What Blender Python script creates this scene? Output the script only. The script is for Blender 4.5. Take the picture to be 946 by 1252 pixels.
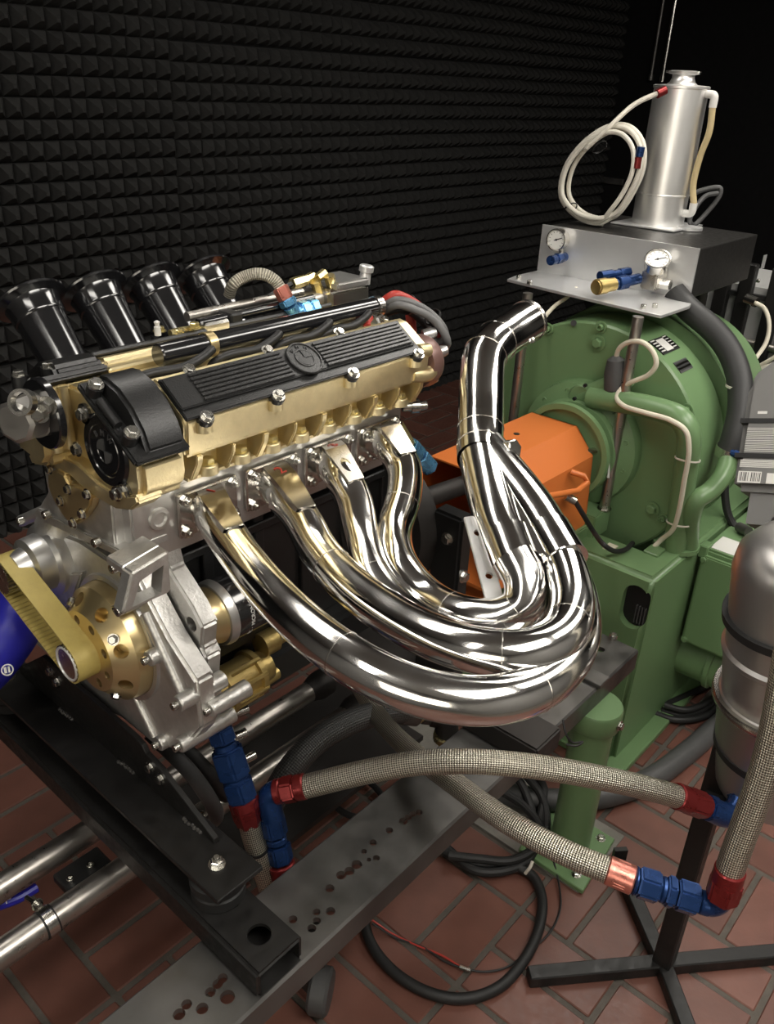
import bpy, bmesh, math, random
from math import sin, cos, pi, radians
from mathutils import Vector as V, Matrix as M4
random.seed(7)
S = bpy.context.scene
for o in list(bpy.data.objects): bpy.data.objects.remove(o)
COL = S.collection

# ---------------------------------------------------------------- camera
cd = bpy.data.cameras.new('camera'); cam = bpy.data.objects.new('camera', cd); COL.objects.link(cam)
cd.sensor_fit = 'VERTICAL'; cd.sensor_height = 24; cd.sensor_width = 24; cd.lens = 1032/1252*24
cd.clip_start = .02
cam.matrix_world = M4(((.661756, .316721, -.679534, 0), (-.748561, .329505, -.575399, 0),
                       (.041669, .889446, .455137, 1.65), (0, 0, 0, 1)))
S.camera = cam
# ---------------------------------------------------------------- world, exposure
w = bpy.data.worlds.new('world'); S.world = w; w.use_nodes = True
w.node_tree.nodes['Background'].inputs[0].default_value = (.9, .95, 1, 1)
w.node_tree.nodes['Background'].inputs[1].default_value = .015
S.view_settings.view_transform = 'Standard'; S.view_settings.look = 'None'
S.view_settings.gamma = 1; S.view_settings.use_curve_mapping = False
S.view_settings.exposure = 0.0
LAMP = 12.0          # luminaire brightness
# luminaires: (centre x, y, length along x, width)
LUMS = [(.75, -.60, 1.5, .95, 'over the exhaust side'), (2.60, -.45, 1.4, .60, 'over the right hand aisle'), (.9, 1.55, 1.5, .22, 'over the intake trumpets'), (-.8, .6, 1.2, .24, 'over the front of the engine'), (2.65, .78, 1.2, .42, 'over the green dynamometer')]
WIN = 3.2            # lit control-room window behind the camera
ROOM_H = 2.7

# ---------------------------------------------------------------- materials
def mat(name, col, metal=0., rough=.5, bump=0., scale=40., var=0., rvar=0., emit=0., spec=.5, coat=0., alpha=1., trans=0., detail=4, stretch=None, ior=1.45, rnd=0.):
    m = bpy.data.materials.new(name); m.use_nodes = True
    nt = m.node_tree; b = nt.nodes['Principled BSDF']; L = nt.links.new
    b.inputs['Base Color'].default_value = (*col, 1); b.inputs['Metallic'].default_value = metal
    b.inputs['Roughness'].default_value = rough; b.inputs['Specular IOR Level'].default_value = spec
    b.inputs['Coat Weight'].default_value = coat; b.inputs['Coat Roughness'].default_value = .08
    b.inputs['Transmission Weight'].default_value = trans; b.inputs['IOR'].default_value = ior
    if emit:
        b.inputs['Emission Color'].default_value = (*col, 1); b.inputs['Emission Strength'].default_value = emit
    if bump or var or rvar or rnd:
        tc = nt.nodes.new('ShaderNodeTexCoord'); n = nt.nodes.new('ShaderNodeTexNoise')
        n.inputs['Scale'].default_value = scale; n.inputs['Detail'].default_value = detail
        if stretch:
            mp = nt.nodes.new('ShaderNodeMapping'); mp.inputs['Scale'].default_value = stretch
            L(tc.outputs['Object'], mp.inputs[0]); L(mp.outputs[0], n.inputs['Vector'])
        else: L(tc.outputs['Object'], n.inputs['Vector'])
        if bump:
            bp = nt.nodes.new('ShaderNodeBump'); bp.inputs['Strength'].default_value = bump; bp.inputs['Distance'].default_value = .004
            L(n.outputs['Fac'], bp.inputs['Height']); L(bp.outputs[0], b.inputs['Normal'])
        if var:
            n2 = nt.nodes.new('ShaderNodeTexNoise'); n2.inputs['Scale'].default_value = scale*.25; n2.inputs['Detail'].default_value = 6
            L(tc.outputs['Object'], n2.inputs['Vector'])
            r = nt.nodes.new('ShaderNodeMapRange'); r.inputs['From Min'].default_value = .3; r.inputs['From Max'].default_value = .7
            r.inputs['To Min'].default_value = 1-var; r.inputs['To Max'].default_value = 1+var
            L(n2.outputs['Fac'], r.inputs['Value'])
            mx = nt.nodes.new('ShaderNodeVectorMath'); mx.operation = 'SCALE'; mx.inputs[0].default_value = col
            if rnd:
                oi = nt.nodes.new('ShaderNodeObjectInfo'); q = nt.nodes.new('ShaderNodeMapRange')
                q.inputs['To Min'].default_value = 1-rnd; q.inputs['To Max'].default_value = 1+rnd
                L(oi.outputs['Random'], q.inputs['Value'])
                mm = nt.nodes.new('ShaderNodeMath'); mm.operation = 'MULTIPLY'; L(r.outputs[0], mm.inputs[0]); L(q.outputs[0], mm.inputs[1])
                L(mm.outputs[0], mx.inputs['Scale'])
            else: L(r.outputs[0], mx.inputs['Scale'])
            L(mx.outputs[0], b.inputs['Base Color'])
        if rvar:
            r2 = nt.nodes.new('ShaderNodeMapRange'); r2.inputs['From Min'].default_value = .3; r2.inputs['From Max'].default_value = .7
            r2.inputs['To Min'].default_value = max(.01, rough-rvar); r2.inputs['To Max'].default_value = rough+rvar
            L(n.outputs['Fac'], r2.inputs['Value']); L(r2.outputs[0], b.inputs['Roughness'])
    return m
def braid_mat(name, dark, light, metal, k=14, f=110., rough=.32):
    m = bpy.data.materials.new(name); m.use_nodes = True
    nt = m.node_tree; b = nt.nodes['Principled BSDF']; L = nt.links.new
    uv = nt.nodes.new('ShaderNodeUVMap'); sp = nt.nodes.new('ShaderNodeSeparateXYZ'); L(uv.outputs[0], sp.inputs[0])
    def mth(op, a, c=None):
        n = nt.nodes.new('ShaderNodeMath'); n.operation = op
        for i, x in enumerate((a, c)):
            if x is None: continue
            if isinstance(x, (int, float)): n.inputs[i].default_value = x
            else: L(x, n.inputs[i])
        return n.outputs[0]
    U = mth('MULTIPLY', sp.outputs[0], 2*pi*f); W = mth('MULTIPLY', sp.outputs[1], 2*pi*k)
    h = mth('MULTIPLY', mth('SINE', mth('ADD', U, W)), mth('SINE', mth('SUBTRACT', U, W)))
    h = mth('MULTIPLY_ADD', h, .5); nt.nodes[-1].inputs[2].default_value = .5
    rp = nt.nodes.new('ShaderNodeValToRGB'); rp.color_ramp.elements[0].color = (*dark, 1); rp.color_ramp.elements[1].color = (*light, 1)
    rp.color_ramp.elements[0].position = .25; rp.color_ramp.elements[1].position = .6
    L(h, rp.inputs[0]); L(rp.outputs[0], b.inputs['Base Color'])
    bp = nt.nodes.new('ShaderNodeBump'); bp.inputs['Strength'].default_value = .7; bp.inputs['Distance'].default_value = .002
    L(h, bp.inputs['Height']); L(bp.outputs[0], b.inputs['Normal'])
    b.inputs['Metallic'].default_value = metal; b.inputs['Roughness'].default_value = rough
    return m
K = {}
K['chrome'] = mat('polished_steel', (.86, .85, .83), 1, .12, 0, 14, .0, .05)
K['chrome_dull'] = mat('brushed_steel', (.62, .60, .56), 1, .24, 0, 25, .04, .04)
K['chrome_soft'] = mat('steel_strip', (.70, .66, .58), 1, .20, 0, 12, .03, .03)
K['zinc'] = mat('zinc_steel', (.56, .55, .51), 1, .24, 0, 40, .06, .05)
K['alu'] = mat('cast_aluminium', (.60, .59, .565), .88, .40, .22, 220, .10, .08)
K['alu_mach'] = mat('machined_aluminium', (.63, .625, .61), .9, .34, 0, 60, .05, .06)
K['gold'] = mat('gold_cast_magnesium', (.70, .59, .35), .86, .36, .10, 300, .05, .05)
K['gold_smooth'] = mat('gold_anodised', (.70, .56, .30), .9, .32, 0, 60, .03, .04)
K['gold_dull'] = mat('dull_gold_casting', (.52, .39, .15), .82, .38, .15, 200, .12, .08)
K['black_gloss'] = mat('gloss_black', (.009, .009, .010), 0, .17, 0, 60, 0, .03, spec=.9, coat=.6)
K['black_crackle'] = mat('satin_black_paint', (.012, .012, .012), 0, .33, .12, 400, 0, .05, spec=.6)
K['rib'] = mat('black_ribbed_casting', (.030, .030, .030), .35, .30, .1, 400, 0, .05, spec=.6)
K['black_frame'] = mat('black_frame_paint', (.009, .0085, .008), 0, .45, .1, 60, .3, .1)
K['black_plain'] = mat('black_plastic', (.011, .011, .011), 0, .45)
K['rubber'] = mat('black_rubber', (.014, .014, .014), 0, .55, .05, 80)
K['hose_grey'] = mat('dark_grey_rubber_hose', (.06, .06, .06), 0, .5, .05, 80, .1)
K['steel'] = mat('bare_mill_steel', (.125, .121, .115), .75, .42, 0, 30, .45, .10)
K['steel_tube'] = mat('dull_stainless_tube', (.42, .395, .36), .95, .34, 0, 60, .12, .08)
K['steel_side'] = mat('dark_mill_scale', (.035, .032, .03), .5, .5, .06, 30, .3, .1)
K['green'] = mat('green_machine_paint', (.135, .226, .104), 0, .30, 0, 8, .03, 0, spec=.5)
K['orange'] = mat('orange_guard_paint', (.54, .148, .033), 0, .42, 0, 10, .03, 0)
K['red_an'] = mat('red_anodised', (.20, .022, .022), .6, .3, 0, 40, .05, .05)
K['pink_an'] = mat('worn_red_anodised', (.60, .22, .17), .8, .32, .1, 90, .18, .08)
K['blue_an'] = mat('blue_anodised', (.016, .047, .155), .6, .28, 0, 40, .05, .05)
K['blue_lt'] = mat('light_blue_anodised', (.16, .42, .70), .75, .28, 0, 40, .05, .05)
K['blue_hose'] = mat('blue_silicone', (.02, .02, .33), 0, .38)
K['brass'] = mat('pale_brass', (.66, .56, .28), .9, .28, 0, 40, .06, .05)
K['hub_alu'] = mat('satin_alu_tank', (.88, .87, .85), .9, .36, 0, 60, .03, .04, stretch=(1, 1, .15))
K['alu_sheet'] = mat('bright_alu_sheet', (.78, .78, .775), .75, .38, 0, 60, .03, .04)
K['tank2'] = mat('worn_alu_tank', (.47, .455, .44), .88, .34, 0, 14, .10, 0)
K['box_dark'] = mat('dark_anodised_box', (.045, .043, .041), .6, .36, 0, 80, .1, .05)
K['cream'] = mat('cream_cable', (.62, .58, .47), 0, .45)
K['coil'] = mat('white_coiled_line', (.66, .63, .55), .1, .4, .05, 300)
K['clear'] = mat('yellowed_clear_tube', (.62, .50, .28), 0, .25, trans=.25)
K['grey_pl'] = mat('grey_plastic', (.155, .153, .148), 0, .42, 0, 60, .04)
K['white'] = mat('white_print', (.62, .61, .58), 0, .5)
K['dial'] = mat('white_dial', (.75, .74, .70), 0, .3)
K['red_wire'] = mat('red_wire', (.40, .04, .03), 0, .4)
K['grey_wire'] = mat('grey_wire', (.12, .12, .12), 0, .4)
K['dist'] = mat('brown_ignition_cover', (.20, .115, .10), .3, .35, .05, 80, .1)
K['red_ink'] = mat('red_marker', (.40, .05, .03), 0, .6)
K['braid'] = braid_mat('stainless_braid', (.10, .09, .07), (.66, .62, .52), .9, 18, 130.)
K['braid_blk'] = braid_mat('black_braid', (.006, .006, .006), (.06, .06, .058), 0., 16, 120, .4)
K['foam'] = mat('acoustic_foam', (.024, .0236, .0228), 0, .9, .5, 300, .15, spec=.3)
K['felt'] = mat('black_wall_panel', (.006, .006, .0062), 0, .85, .2, 120, .2, spec=.2)
K['tile'] = mat('red_quarry_tile', (.132, .056, .041), 0, .42, .10, 60, .14, .1, rnd=.14)
K['grout'] = mat('grey_grout', (.082, .072, .060), 0, .85, .2, 200, .15)
K['plaster'] = mat('pale_painted_wall', (.17, .166, .158), 0, .7, .05, 60, .05)
K['ceil'] = mat('grey_ceiling_panel', (.22, .217, .21), 0, .8, .05, 60)
K['concrete'] = mat('grey_concrete', (.17, .16, .14), 0, .8, .3, 90, .15)
K['lamp'] = mat('lamp_diffuser', (1, .955, .88), 0, .5, emit=LAMP)
K['cup'] = mat('bright_turned_alu', (.72, .72, .71), .45, .3)
K['hose_dk'] = mat('black_rubber_hose', (.026, .026, .026), 0, .5, .05, 80, .1)
K['window'] = mat('lit_control_room', (1, .93, .80), 0, .5, emit=WIN)
K['lampbox'] = mat('white_lamp_housing', (.6, .6, .6), 0, .5)
K['lgrey'] = mat('light_grey_cabinet', (.36, .36, .35), 0, .5)

# ---------------------------------------------------------------- mesh builder
OFF = {}
def basis(ax):
    a = V(ax).normalized(); t = V((0, 0, 1)) if abs(a.z) < .9 else V((1, 0, 0))
    u = t.cross(a).normalized(); return u, a.cross(u), a
def smooth_path(pts, n=10, it=0):
    P = [V(p) for p in pts]
    if len(P) == 2: return P
    Q = [2*P[0]-P[1]] + P + [2*P[-1]-P[-2]]; out = []
    for i in range(1, len(Q)-2):
        p0, p1, p2, p3 = Q[i-1:i+3]
        t1 = max((p1-p0).length, 1e-6)**.5; t2 = max((p2-p1).length, 1e-6)**.5; t3 = max((p3-p2).length, 1e-6)**.5
        m1 = (p1-p0)/t1-(p2-p0)/(t1+t2)+(p2-p1)/t2; m2 = (p2-p1)/t2-(p3-p1)/(t2+t3)+(p3-p2)/t3
        m1 *= t2; m2 *= t2
        for k in range(n):
            t = k/n; a = t*t; c = a*t
            out.append((2*c-3*a+1)*p1+(c-2*a+t)*m1+(-2*c+3*a)*p2+(c-a)*m2)
    out.append(P[-1])
    for _ in range(it):
        out = [out[0]]+[(out[i-1]+out[i]*2+out[i+1])/4 for i in range(1, len(out)-1)]+[out[-1]]
    return out
class MB:
    def __init__(s): s.bm = bmesh.new(); s.uv = None; s.wn = False
    def add(s, vs, fs):
        b = [s.bm.verts.new(v) for v in vs]; r = []
        for f in fs:
            try: r.append(s.bm.faces.new([b[i] for i in f]))
            except ValueError: pass
        return b
    def box(s, lo, hi, rot=None, piv=None):
        (a, b, c), (d, e, f) = lo, hi
        vs = [V(p) for p in ((a, b, c), (d, b, c), (d, e, c), (a, e, c), (a, b, f), (d, b, f), (d, e, f), (a, e, f))]
        if rot is not None:
            pv = V(piv) if piv else (V(lo)+V(hi))/2
            vs = [pv+rot@(v-pv) for v in vs]
        s.add(vs, [(3, 2, 1, 0), (4, 5, 6, 7), (0, 1, 5, 4), (1, 2, 6, 5), (2, 3, 7, 6), (3, 0, 4, 7)]); return s
    def obox(s, o, ux, uy, uz, lo, hi):
        o, ux, uy, uz = V(o), V(ux).normalized(), V(uy).normalized(), V(uz).normalized()
        (a, b, c), (d, e, f) = lo, hi
        vs = [o+ux*x+uy*y+uz*z for x, y, z in ((a, b, c), (d, b, c), (d, e, c), (a, e, c), (a, b, f), (d, b, f), (d, e, f), (a, e, f))]
        s.add(vs, [(3, 2, 1, 0), (4, 5, 6, 7), (0, 1, 5, 4), (1, 2, 6, 5), (2, 3, 7, 6), (3, 0, 4, 7)]); return s
    def lathe(s, prof, o, ax, n=32, ph=0.):
        u, v, a = basis(ax); o = V(o); m = len(prof); vs = []
        for t, r in prof:
            for k in range(n):
                th = 2*pi*k/n+ph; vs.append(o+a*t+(u*cos(th)+v*sin(th))*max(r, 1e-5))
        fs = [(i*n+k, i*n+(k+1) % n, (i+1)*n+(k+1) % n, (i+1)*n+k) for i in range(m-1) for k in range(n)]
        fs += [tuple(range(n))[::-1], tuple((m-1)*n+k for k in range(n))]
        s.add(vs, fs); return s
    def ring(s, prof, o, ax, n=32):           # closed profile swept round (no caps)
        u, v, a = basis(ax); o = V(o); m = len(prof); vs = []
        for t, r in prof:
            for k in range(n):
                th = 2*pi*k/n; vs.append(o+a*t+(u*cos(th)+v*sin(th))*r)
        s.add(vs, [(i*n+k, i*n+(k+1) % n, ((i+1) % m)*n+(k+1) % n, ((i+1) % m)*n+k) for i in range(m) for k in range(n)]); return s
    def cyl(s, p0, p1, r, r1=None, n=24, ph=0.):
        d = V(p1)-V(p0); return s.lathe([(0, r), (d.length, r if r1 is None else r1)], p0, d, n, ph)
    def prism(s, ax, pts, a0, a1):
        f = {'x': lambda p, a: (a, p[0], p[1]), 'y': lambda p, a: (p[0], a, p[1]), 'z': lambda p, a: (p[0], p[1], a)}[ax]
        n = len(pts); vs = [f(p, a0) for p in pts]+[f(p, a1) for p in pts]
        s.add(vs, [tuple(range(n))[::-1], tuple(range(n, 2*n))]+[(i, (i+1) % n, n+(i+1) % n, n+i) for i in range(n)])
        return s
    def tube(s, pts, r, n=16, seg=8, it=0, caps=True, radii=None):
        P = smooth_path(pts, seg, it); m = len(P); s.uv = s.uv or s.bm.loops.layers.uv.new('UVMap')
        T = [(P[min(i+1, m-1)]-P[max(i-1, 0)]).normalized() for i in range(m)]
        u, v, _ = basis(T[0]); vs = []; L = [0.]
        for i in range(m):
            if i:
                L.append(L[-1]+(P[i]-P[i-1]).length)
                u = (u-T[i]*u.dot(T[i])).normalized(); v = T[i].cross(u)
            rr = r if radii is None else radii(i/(m-1))
            vs += [P[i]+(u*cos(2*pi*k/n)+v*sin(2*pi*k/n))*rr for k in range(n)]
        b = [s.bm.verts.new(x) for x in vs]
        for i in range(m-1):
            for k in range(n):
                k2 = (k+1) % n
                f = s.bm.faces.new((b[i*n+k], b[i*n+k2], b[(i+1)*n+k2], b[(i+1)*n+k]))
                for lp, (uu, vv) in zip(f.loops, ((L[i], k/n), (L[i], (k+1)/n), (L[i+1], (k+1)/n), (L[i+1], k/n))): lp[s.uv].uv = (uu, vv)
        if caps: s.bm.faces.new(b[:n][::-1]); s.bm.faces.new(b[-n:])
        return s
    def ball(s, c, r, sc=(1, 1, 1), n=12):
        bmesh.ops.create_uvsphere(s.bm, u_segments=n*2, v_segments=n, radius=r, matrix=M4.Translation(c)@M4.Diagonal((*sc, 1))); return s
    def mesh(s, me, mtx):
        k = len(s.bm.verts); s.bm.from_mesh(me); s.bm.verts.ensure_lookup_table()
        for x in s.bm.verts[k:]: x.co = mtx@x.co
        return s
    def bevel(s, off=.002, seg=2, ang=30):
        s.wn = True
        s.bm.normal_update()
        es = [e for e in s.bm.edges if len(e.link_faces) == 2 and e.calc_face_angle(0) > radians(ang)]
        bmesh.ops.bevel(s.bm, geom=es, offset=off, segments=seg, affect='EDGES', clamp_overlap=True); return s
    def cut(s, other):                         # boolean difference with another builder
        def tmp(b):
            bmesh.ops.recalc_face_normals(b.bm, faces=b.bm.faces)
            me = bpy.data.meshes.new('tmp'); b.bm.to_mesh(me); o = bpy.data.objects.new('tmp', me); COL.objects.link(o); return o
        a, c = tmp(s), tmp(other); md = a.modifiers.new('b', 'BOOLEAN'); md.object = c; md.operation = 'DIFFERENCE'; md.solver = 'EXACT'; md.use_self = True
        dg = bpy.context.evaluated_depsgraph_get(); me = bpy.data.meshes.new_from_object(a.evaluated_get(dg))
        s.bm.free(); s.bm = bmesh.new(); s.bm.from_mesh(me); s.uv = None
        for o in (a, c):
            x = o.data; bpy.data.objects.remove(o); bpy.data.meshes.remove(x)
        return s
    def data(s, name, m, off=(0, 0, 0), ang=32):
        bmesh.ops.recalc_face_normals(s.bm, faces=s.bm.faces)
        me = bpy.data.meshes.new(name); o = V(off)
        for v in s.bm.verts: v.co -= o
        s.bm.to_mesh(me); s.bm.free(); me.materials.append(m)
        me.shade_smooth(); me.set_sharp_from_angle(angle=radians(ang)); return me
def thing(name, label, cat, loc, group=None):
    o = bpy.data.objects.new(name, None); COL.objects.link(o); o.location = loc; o.empty_display_size = .05
    o['label'] = label; o['category'] = cat
    if group: o['group'] = group
    OFF[o.name] = V(loc); return o
def wnm(o): md = o.modifiers.new('normals', 'WEIGHTED_NORMAL'); md.keep_sharp = True; md.weight = 60
def part(name, mb, m, parent, label=None, ang=32):
    off = OFF[parent.name]
    o = bpy.data.objects.new(name, mb.data(name, m, off, ang)); COL.objects.link(o); o.parent = parent; OFF[o.name] = off
    if mb.wn: wnm(o)
    if label: o['label'] = label
    return o
def solo(name, mb, m, label, cat, loc, group=None, ang=32):
    o = bpy.data.objects.new(name, mb.data(name, m, loc, ang)); COL.objects.link(o); o.location = loc; OFF[o.name] = V(loc)
    o['label'] = label; o['category'] = cat
    if group: o['group'] = group
    return o
def struct(name, mb, m, ang=32):
    o = bpy.data.objects.new(name, mb.data(name, m, (0, 0, 0), ang)); COL.objects.link(o); o['kind'] = 'structure'; OFF[o.name] = V((0, 0, 0)); return o
def link_mesh(name, me, parent, mtx):
    o = bpy.data.objects.new(name, me); COL.objects.link(o); o.parent = parent; o.matrix_local = mtx; return o
BM = {}
def bolt(parent, p, ax, r=.006, kind='socket', m='zinc', name='bolt', washer=False):
    key = (kind, m)
    if key not in BM:
        b = MB()
        if kind == 'socket':
            b.lathe([(0, 1.), (1.25, 1.), (1.4, .9), (1.4, .55), (.8, .5)], (0, 0, 0), (0, 0, 1), 14)
        elif kind == 'nut':
            b.lathe([(0, 1.55), (.25, 1.55)], (0, 0, 0), (0, 0, 1), 16); b.lathe([(.25, 1.2), (1.1, 1.2), (1.25, .95)], (0, 0, 0), (0, 0, 1), 6)
            b.lathe([(1.2, .6), (1.9, .6), (2.0, .5)], (0, 0, 0), (0, 0, 1), 10)
        else:
            b.lathe([(0, 1.5), (.2, 1.5)], (0, 0, 0), (0, 0, 1), 16); b.lathe([(.2, 1.15), (.95, 1.15), (1.1, .9)], (0, 0, 0), (0, 0, 1), 6)
        BM[key] = b.data(name, K[m])
    u, v, a = basis(ax); R3 = M4((u, v, a)).transposed().to_4x4()
    return link_mesh(name, BM[key], parent, M4.Translation(V(p)-OFF[parent.name])@R3@M4.Scale(r, 4))
def text(s, size, ext=.0006, m=None):
    c = bpy.data.curves.new('t', 'FONT'); c.body = s; c.size = size; c.extrude = ext; c.align_x = 'CENTER'; c.align_y = 'CENTER'
    o = bpy.data.objects.new('t', c); COL.objects.link(o)
    me = bpy.data.meshes.new_from_object(o.evaluated_get(bpy.context.evaluated_depsgraph_get()))
    bpy.data.objects.remove(o); bpy.data.curves.remove(c); return me
def frame(o, ux, uy):
    ux = V(ux).normalized(); uz = ux.cross(V(uy)).normalized(); uy = uz.cross(ux)
    f = M4((ux, uy, uz)).transposed().to_4x4(); f.translation = V(o); return f
def arc(c, r, a0, a1, n): return [(c[0]+r*cos(a0+(a1-a0)*i/n), c[1]+r*sin(a0+(a1-a0)*i/n)) for i in range(n+1)]

# ================================================================ SETTING
WY, FX = 2.97, 5.7
X0, Y0 = -1.7, -1.9
fl = struct('floor', MB().box((X0, Y0, -.06), (FX, WY+.1, -.004)), K['grout'])
struct('ceiling', MB().box((X0-.1, Y0-.1, ROOM_H), (FX+.1, WY+.1, ROOM_H+.1)), K['ceil'])
wb = struct('wall_back', MB().box((X0, WY+.055, -.06), (FX, WY+.15, ROOM_H)), K['felt'])
struct('wall_far', MB().box((FX, Y0, -.06), (FX+.1, WY+.15, ROOM_H)), K['felt'])
struct('wall_near', MB().box((X0-.1, Y0, -.06), (X0, WY+.15, ROOM_H)), K['plaster'])
struct('wall_right', MB().box((X0-.1, Y0-.1, -.06), (FX+.1, Y0, ROOM_H)), K['plaster'])
# basket-weave quarry tiles
U = .1212; gx, gy = .967, .573; G = .0065
tb = MB().box((-U+G, -U/2+G, -.012), (U-G, U/2-G, 0)).bevel(.0025, 1)
tme = tb.data('tile', K['tile'])
cells = []
for i in range(-9, 18):
    for j in range(-6, 12):
        cx, cy = gx+(2*i+1)*U, gy+(2*j+1)*U
        for k in (-.5, .5):
            p = (cx, cy+k*U, 0.) if (i+j) % 2 == 0 else (cx+k*U, cy, pi/2)
            if p[1] > WY-.02 or p[0] > FX-.1: continue
            d = V((p[0], p[1], -1.65)); q = cam.matrix_world.to_3x3().transposed()@d
            if -q.z > .3: u_, v_ = 473+1032*q.x/-q.z, 626-1032*q.y/-q.z
            else: u_ = 9e9; v_ = 0
            vis = -40 < u_ < 990 and 440 < v_ < 1300
            hid = (p[0] < 1.7 and .75 < p[1] < 1.05 and v_ < 1000) or (p[0] > 1.85 and .7 < p[1] < 1.3)
            cells.append((0 if vis and not hid else 1, d.length, p))
cells.sort()
rest = MB()
for n, (vis, d, (x, y, rz)) in enumerate(cells):
    m = M4.Translation((x, y, random.uniform(-.0012, .0008)))@M4.Rotation(rz+random.uniform(-.006, .006), 4, 'Z')
    if n < 300 and not vis: link_mesh('tile', tme, fl, m)
    elif d < 5.2: rest.mesh(tme, m)
rs = part('tile_field', rest, K['tile'], fl); rs['kind'] = 'stuff'
struct('floor_pad', MB().box((1.335, .50, -.004), (1.56, 1.2, .004)), K['concrete'])
# pyramid foam panels
PW, PH, NC, NR = 1.216, 1.088, 20, 16
pm = []
for v in range(3):
    b = MB(); cw, chh = PW/NC, PH/NR
    H = [[random.uniform(-.0045, .0045) for _ in range(NC)] for _ in range(NR)]
    b.box((0, 0, 0), (PW, .01, PH))
    for r in range(NR):
        for c in range(NC):
            a0, a1, z0, z1 = c*cw, (c+1)*cw, r*chh, (r+1)*chh; e = .0015; hh = .047+H[r][c]
            xm, zm = (a0+a1)/2+random.uniform(-.003, .003), (z0+z1)/2+random.uniform(-.003, .003)-.004; t = .006
            vs = [(a0+e, 0, z0+e), (a1-e, 0, z0+e), (a1-e, 0, z1-e), (a0+e, 0, z1-e)]
            md = [(a0+e+.003, -.014, z0+e+.003), (a1-e-.003, -.014, z0+e+.003), (a1-e-.003, -.014, z1-e-.003), (a0+e+.003, -.014, z1-e-.003)]
            tp = [(xm-t, -hh, zm-t), (xm+t, -hh, zm-t), (xm+t, -hh, zm+t), (xm-t, -hh, zm+t)]
            fs = []
            for base in (0, 4):
                for q in range(4): fs.append((base+q, base+(q+1) % 4, base+4+(q+1) % 4, base+4+q))
            fs.append((8, 9, 10, 11)); b.add(vs+md+tp, fs)
    pm.append(b.data('foam_panel', K['foam'], ang=25))
for i in range(-1, 4):
    for j in range(3):
        link_mesh('foam_panel', pm[(i+j*2) % 3], wb, M4.Translation((2.168+(i-1)*(PW+.004), WY+.052+random.uniform(-.004, .004), -.43+j*(PH+.003)+random.uniform(-.004, .004))))
# lit window to the control room, behind the camera
wn = struct('window_1', MB().box((X0, -1.5, .95), (X0+.012, .3, 2.0)), K['window'])
b = MB()
for y in (-1.53, -.62, .3): b.box((X0, y-.03 if y < 0 else y, .90), (X0+.05, y+.03, 2.05))
for z in (.90, 2.0): b.box((X0, -1.56, z), (X0+.05, .33, z+.05))
part('window_frame', b.bevel(.004, 1), K['hose_grey'], wn)
# ceiling luminaires
for x, y, l, wd, where in LUMS:
    along = True
    t = thing('ceiling_light', 'white fluorescent ceiling light out of the picture '+where, 'ceiling light', (x, y, ROOM_H-.07), 'ceiling luminaires')
    b = MB().box((x-l/2-.03, y-wd/2-.03, ROOM_H-.06), (x+l/2+.03, y+wd/2+.03, ROOM_H)).bevel(.004, 1); part('housing', b, K['lampbox'], t)
    part('diffuser', MB().box((x-l/2, y-wd/2, ROOM_H-.075), (x+l/2, y+wd/2, ROOM_H-.062)), K['lamp'], t)
for k, (px, py) in enumerate([(5.66,2.7593,1.7337), (5.66,2.6852,1.7267)] and [((5.66,2.7593,1.7337)[1], (5.66,2.7593,1.7337)[2]), ((5.66,2.6797,1.7269)[1], (5.66,2.6797,1.7269)[2])]):
    b = MB().cyl((5.665, px, py), (5.665, px, ROOM_H), .011, n=10); b.cyl((5.665, px, py-.015), (5.665, px, py+.02), .016, n=10)
    solo('conduit_pipe', b, K['chrome_dull'] if k else K['steel'], ['left of the two thin conduit pipes on the dark far wall', 'right of the two thin conduit pipes on the dark far wall'][k], 'pipe', (5.665, px, py), 'conduit pipes on the far wall')
p = (5.69,2.933,1.0986)
solo('wall_plate', MB().box((p[0]-.02, p[1]-.09, p[2]-.02), (p[0]+.008, p[1]+.09, p[2]+.02)).bevel(.004, 1), K['steel'], 'small grey plate on the dark far wall left of the tank', 'plate', p)

# ================================================================ TEST BED FRAME
def beam(y0, y1, x0, x1, lab, holes):
    b = MB().prism('x', [(y0, .447), (y0+.007, .447), (y0+.007, .490), (y1-.007, .490), (y1-.007, .447), (y1, .447), (y1, .496), (y1-.004, .50), (y0+.004, .50), (y0, .496)], x0, x1)
    if holes:
        c = MB()
        for x, y, r in holes: c.cyl((x, y, .47), (x, y, .52), r, n=14)
        b.cut(c)
    t = thing('bed_beam', lab, 'beam', ((x0+x1)/2, (y0+y1)/2, .447)); part('steel_channel', b, K['steel'], t); return t
HO = []
for q, r in [((0.8842,0.6422), .0065), ((0.8743,0.6472), .0065), ((0.8626,0.6486), .0065), ((0.8496,0.6489), .008), ((0.8179,0.6534), .0065), ((0.779,0.6561), .0065),
             ((0.7548,0.6545), .005), ((0.759,0.6306), .006), ((0.7482,0.6372), .004), ((0.727,0.6452), .009), ((0.7094,0.6451), .0085), ((0.6945,0.6492), .0085),
             ((0.6642,0.6451), .0075), ((0.6356,0.6148), .0075), ((0.6198,0.6294), .006), ((0.6088,0.6181), .0065), ((0.5949,0.6145), .007), ((0.5859,0.6466), .007),
             ((1.0117,0.6498), .006), ((1.0347,0.6229), .006), ((1.028,0.639), .006),
             ((0.4527,0.6496), .0075), ((0.4425,0.6479), .0075), ((0.4279,0.6459), .0075), ((0.4398,0.6228), .0105), ((0.3947,0.6556), .0075), ((0.4057,0.6353), .0085), ((0.3795,0.6517), .0085),
             ((1.5518,0.6486), .010), ((1.4858,0.6455), .010)]: HO.append((*q, r))
bmr = beam(.583, .722, .15, 1.612, 'long steel channel beam with drilled holes running towards the green machine', HO)
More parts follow.
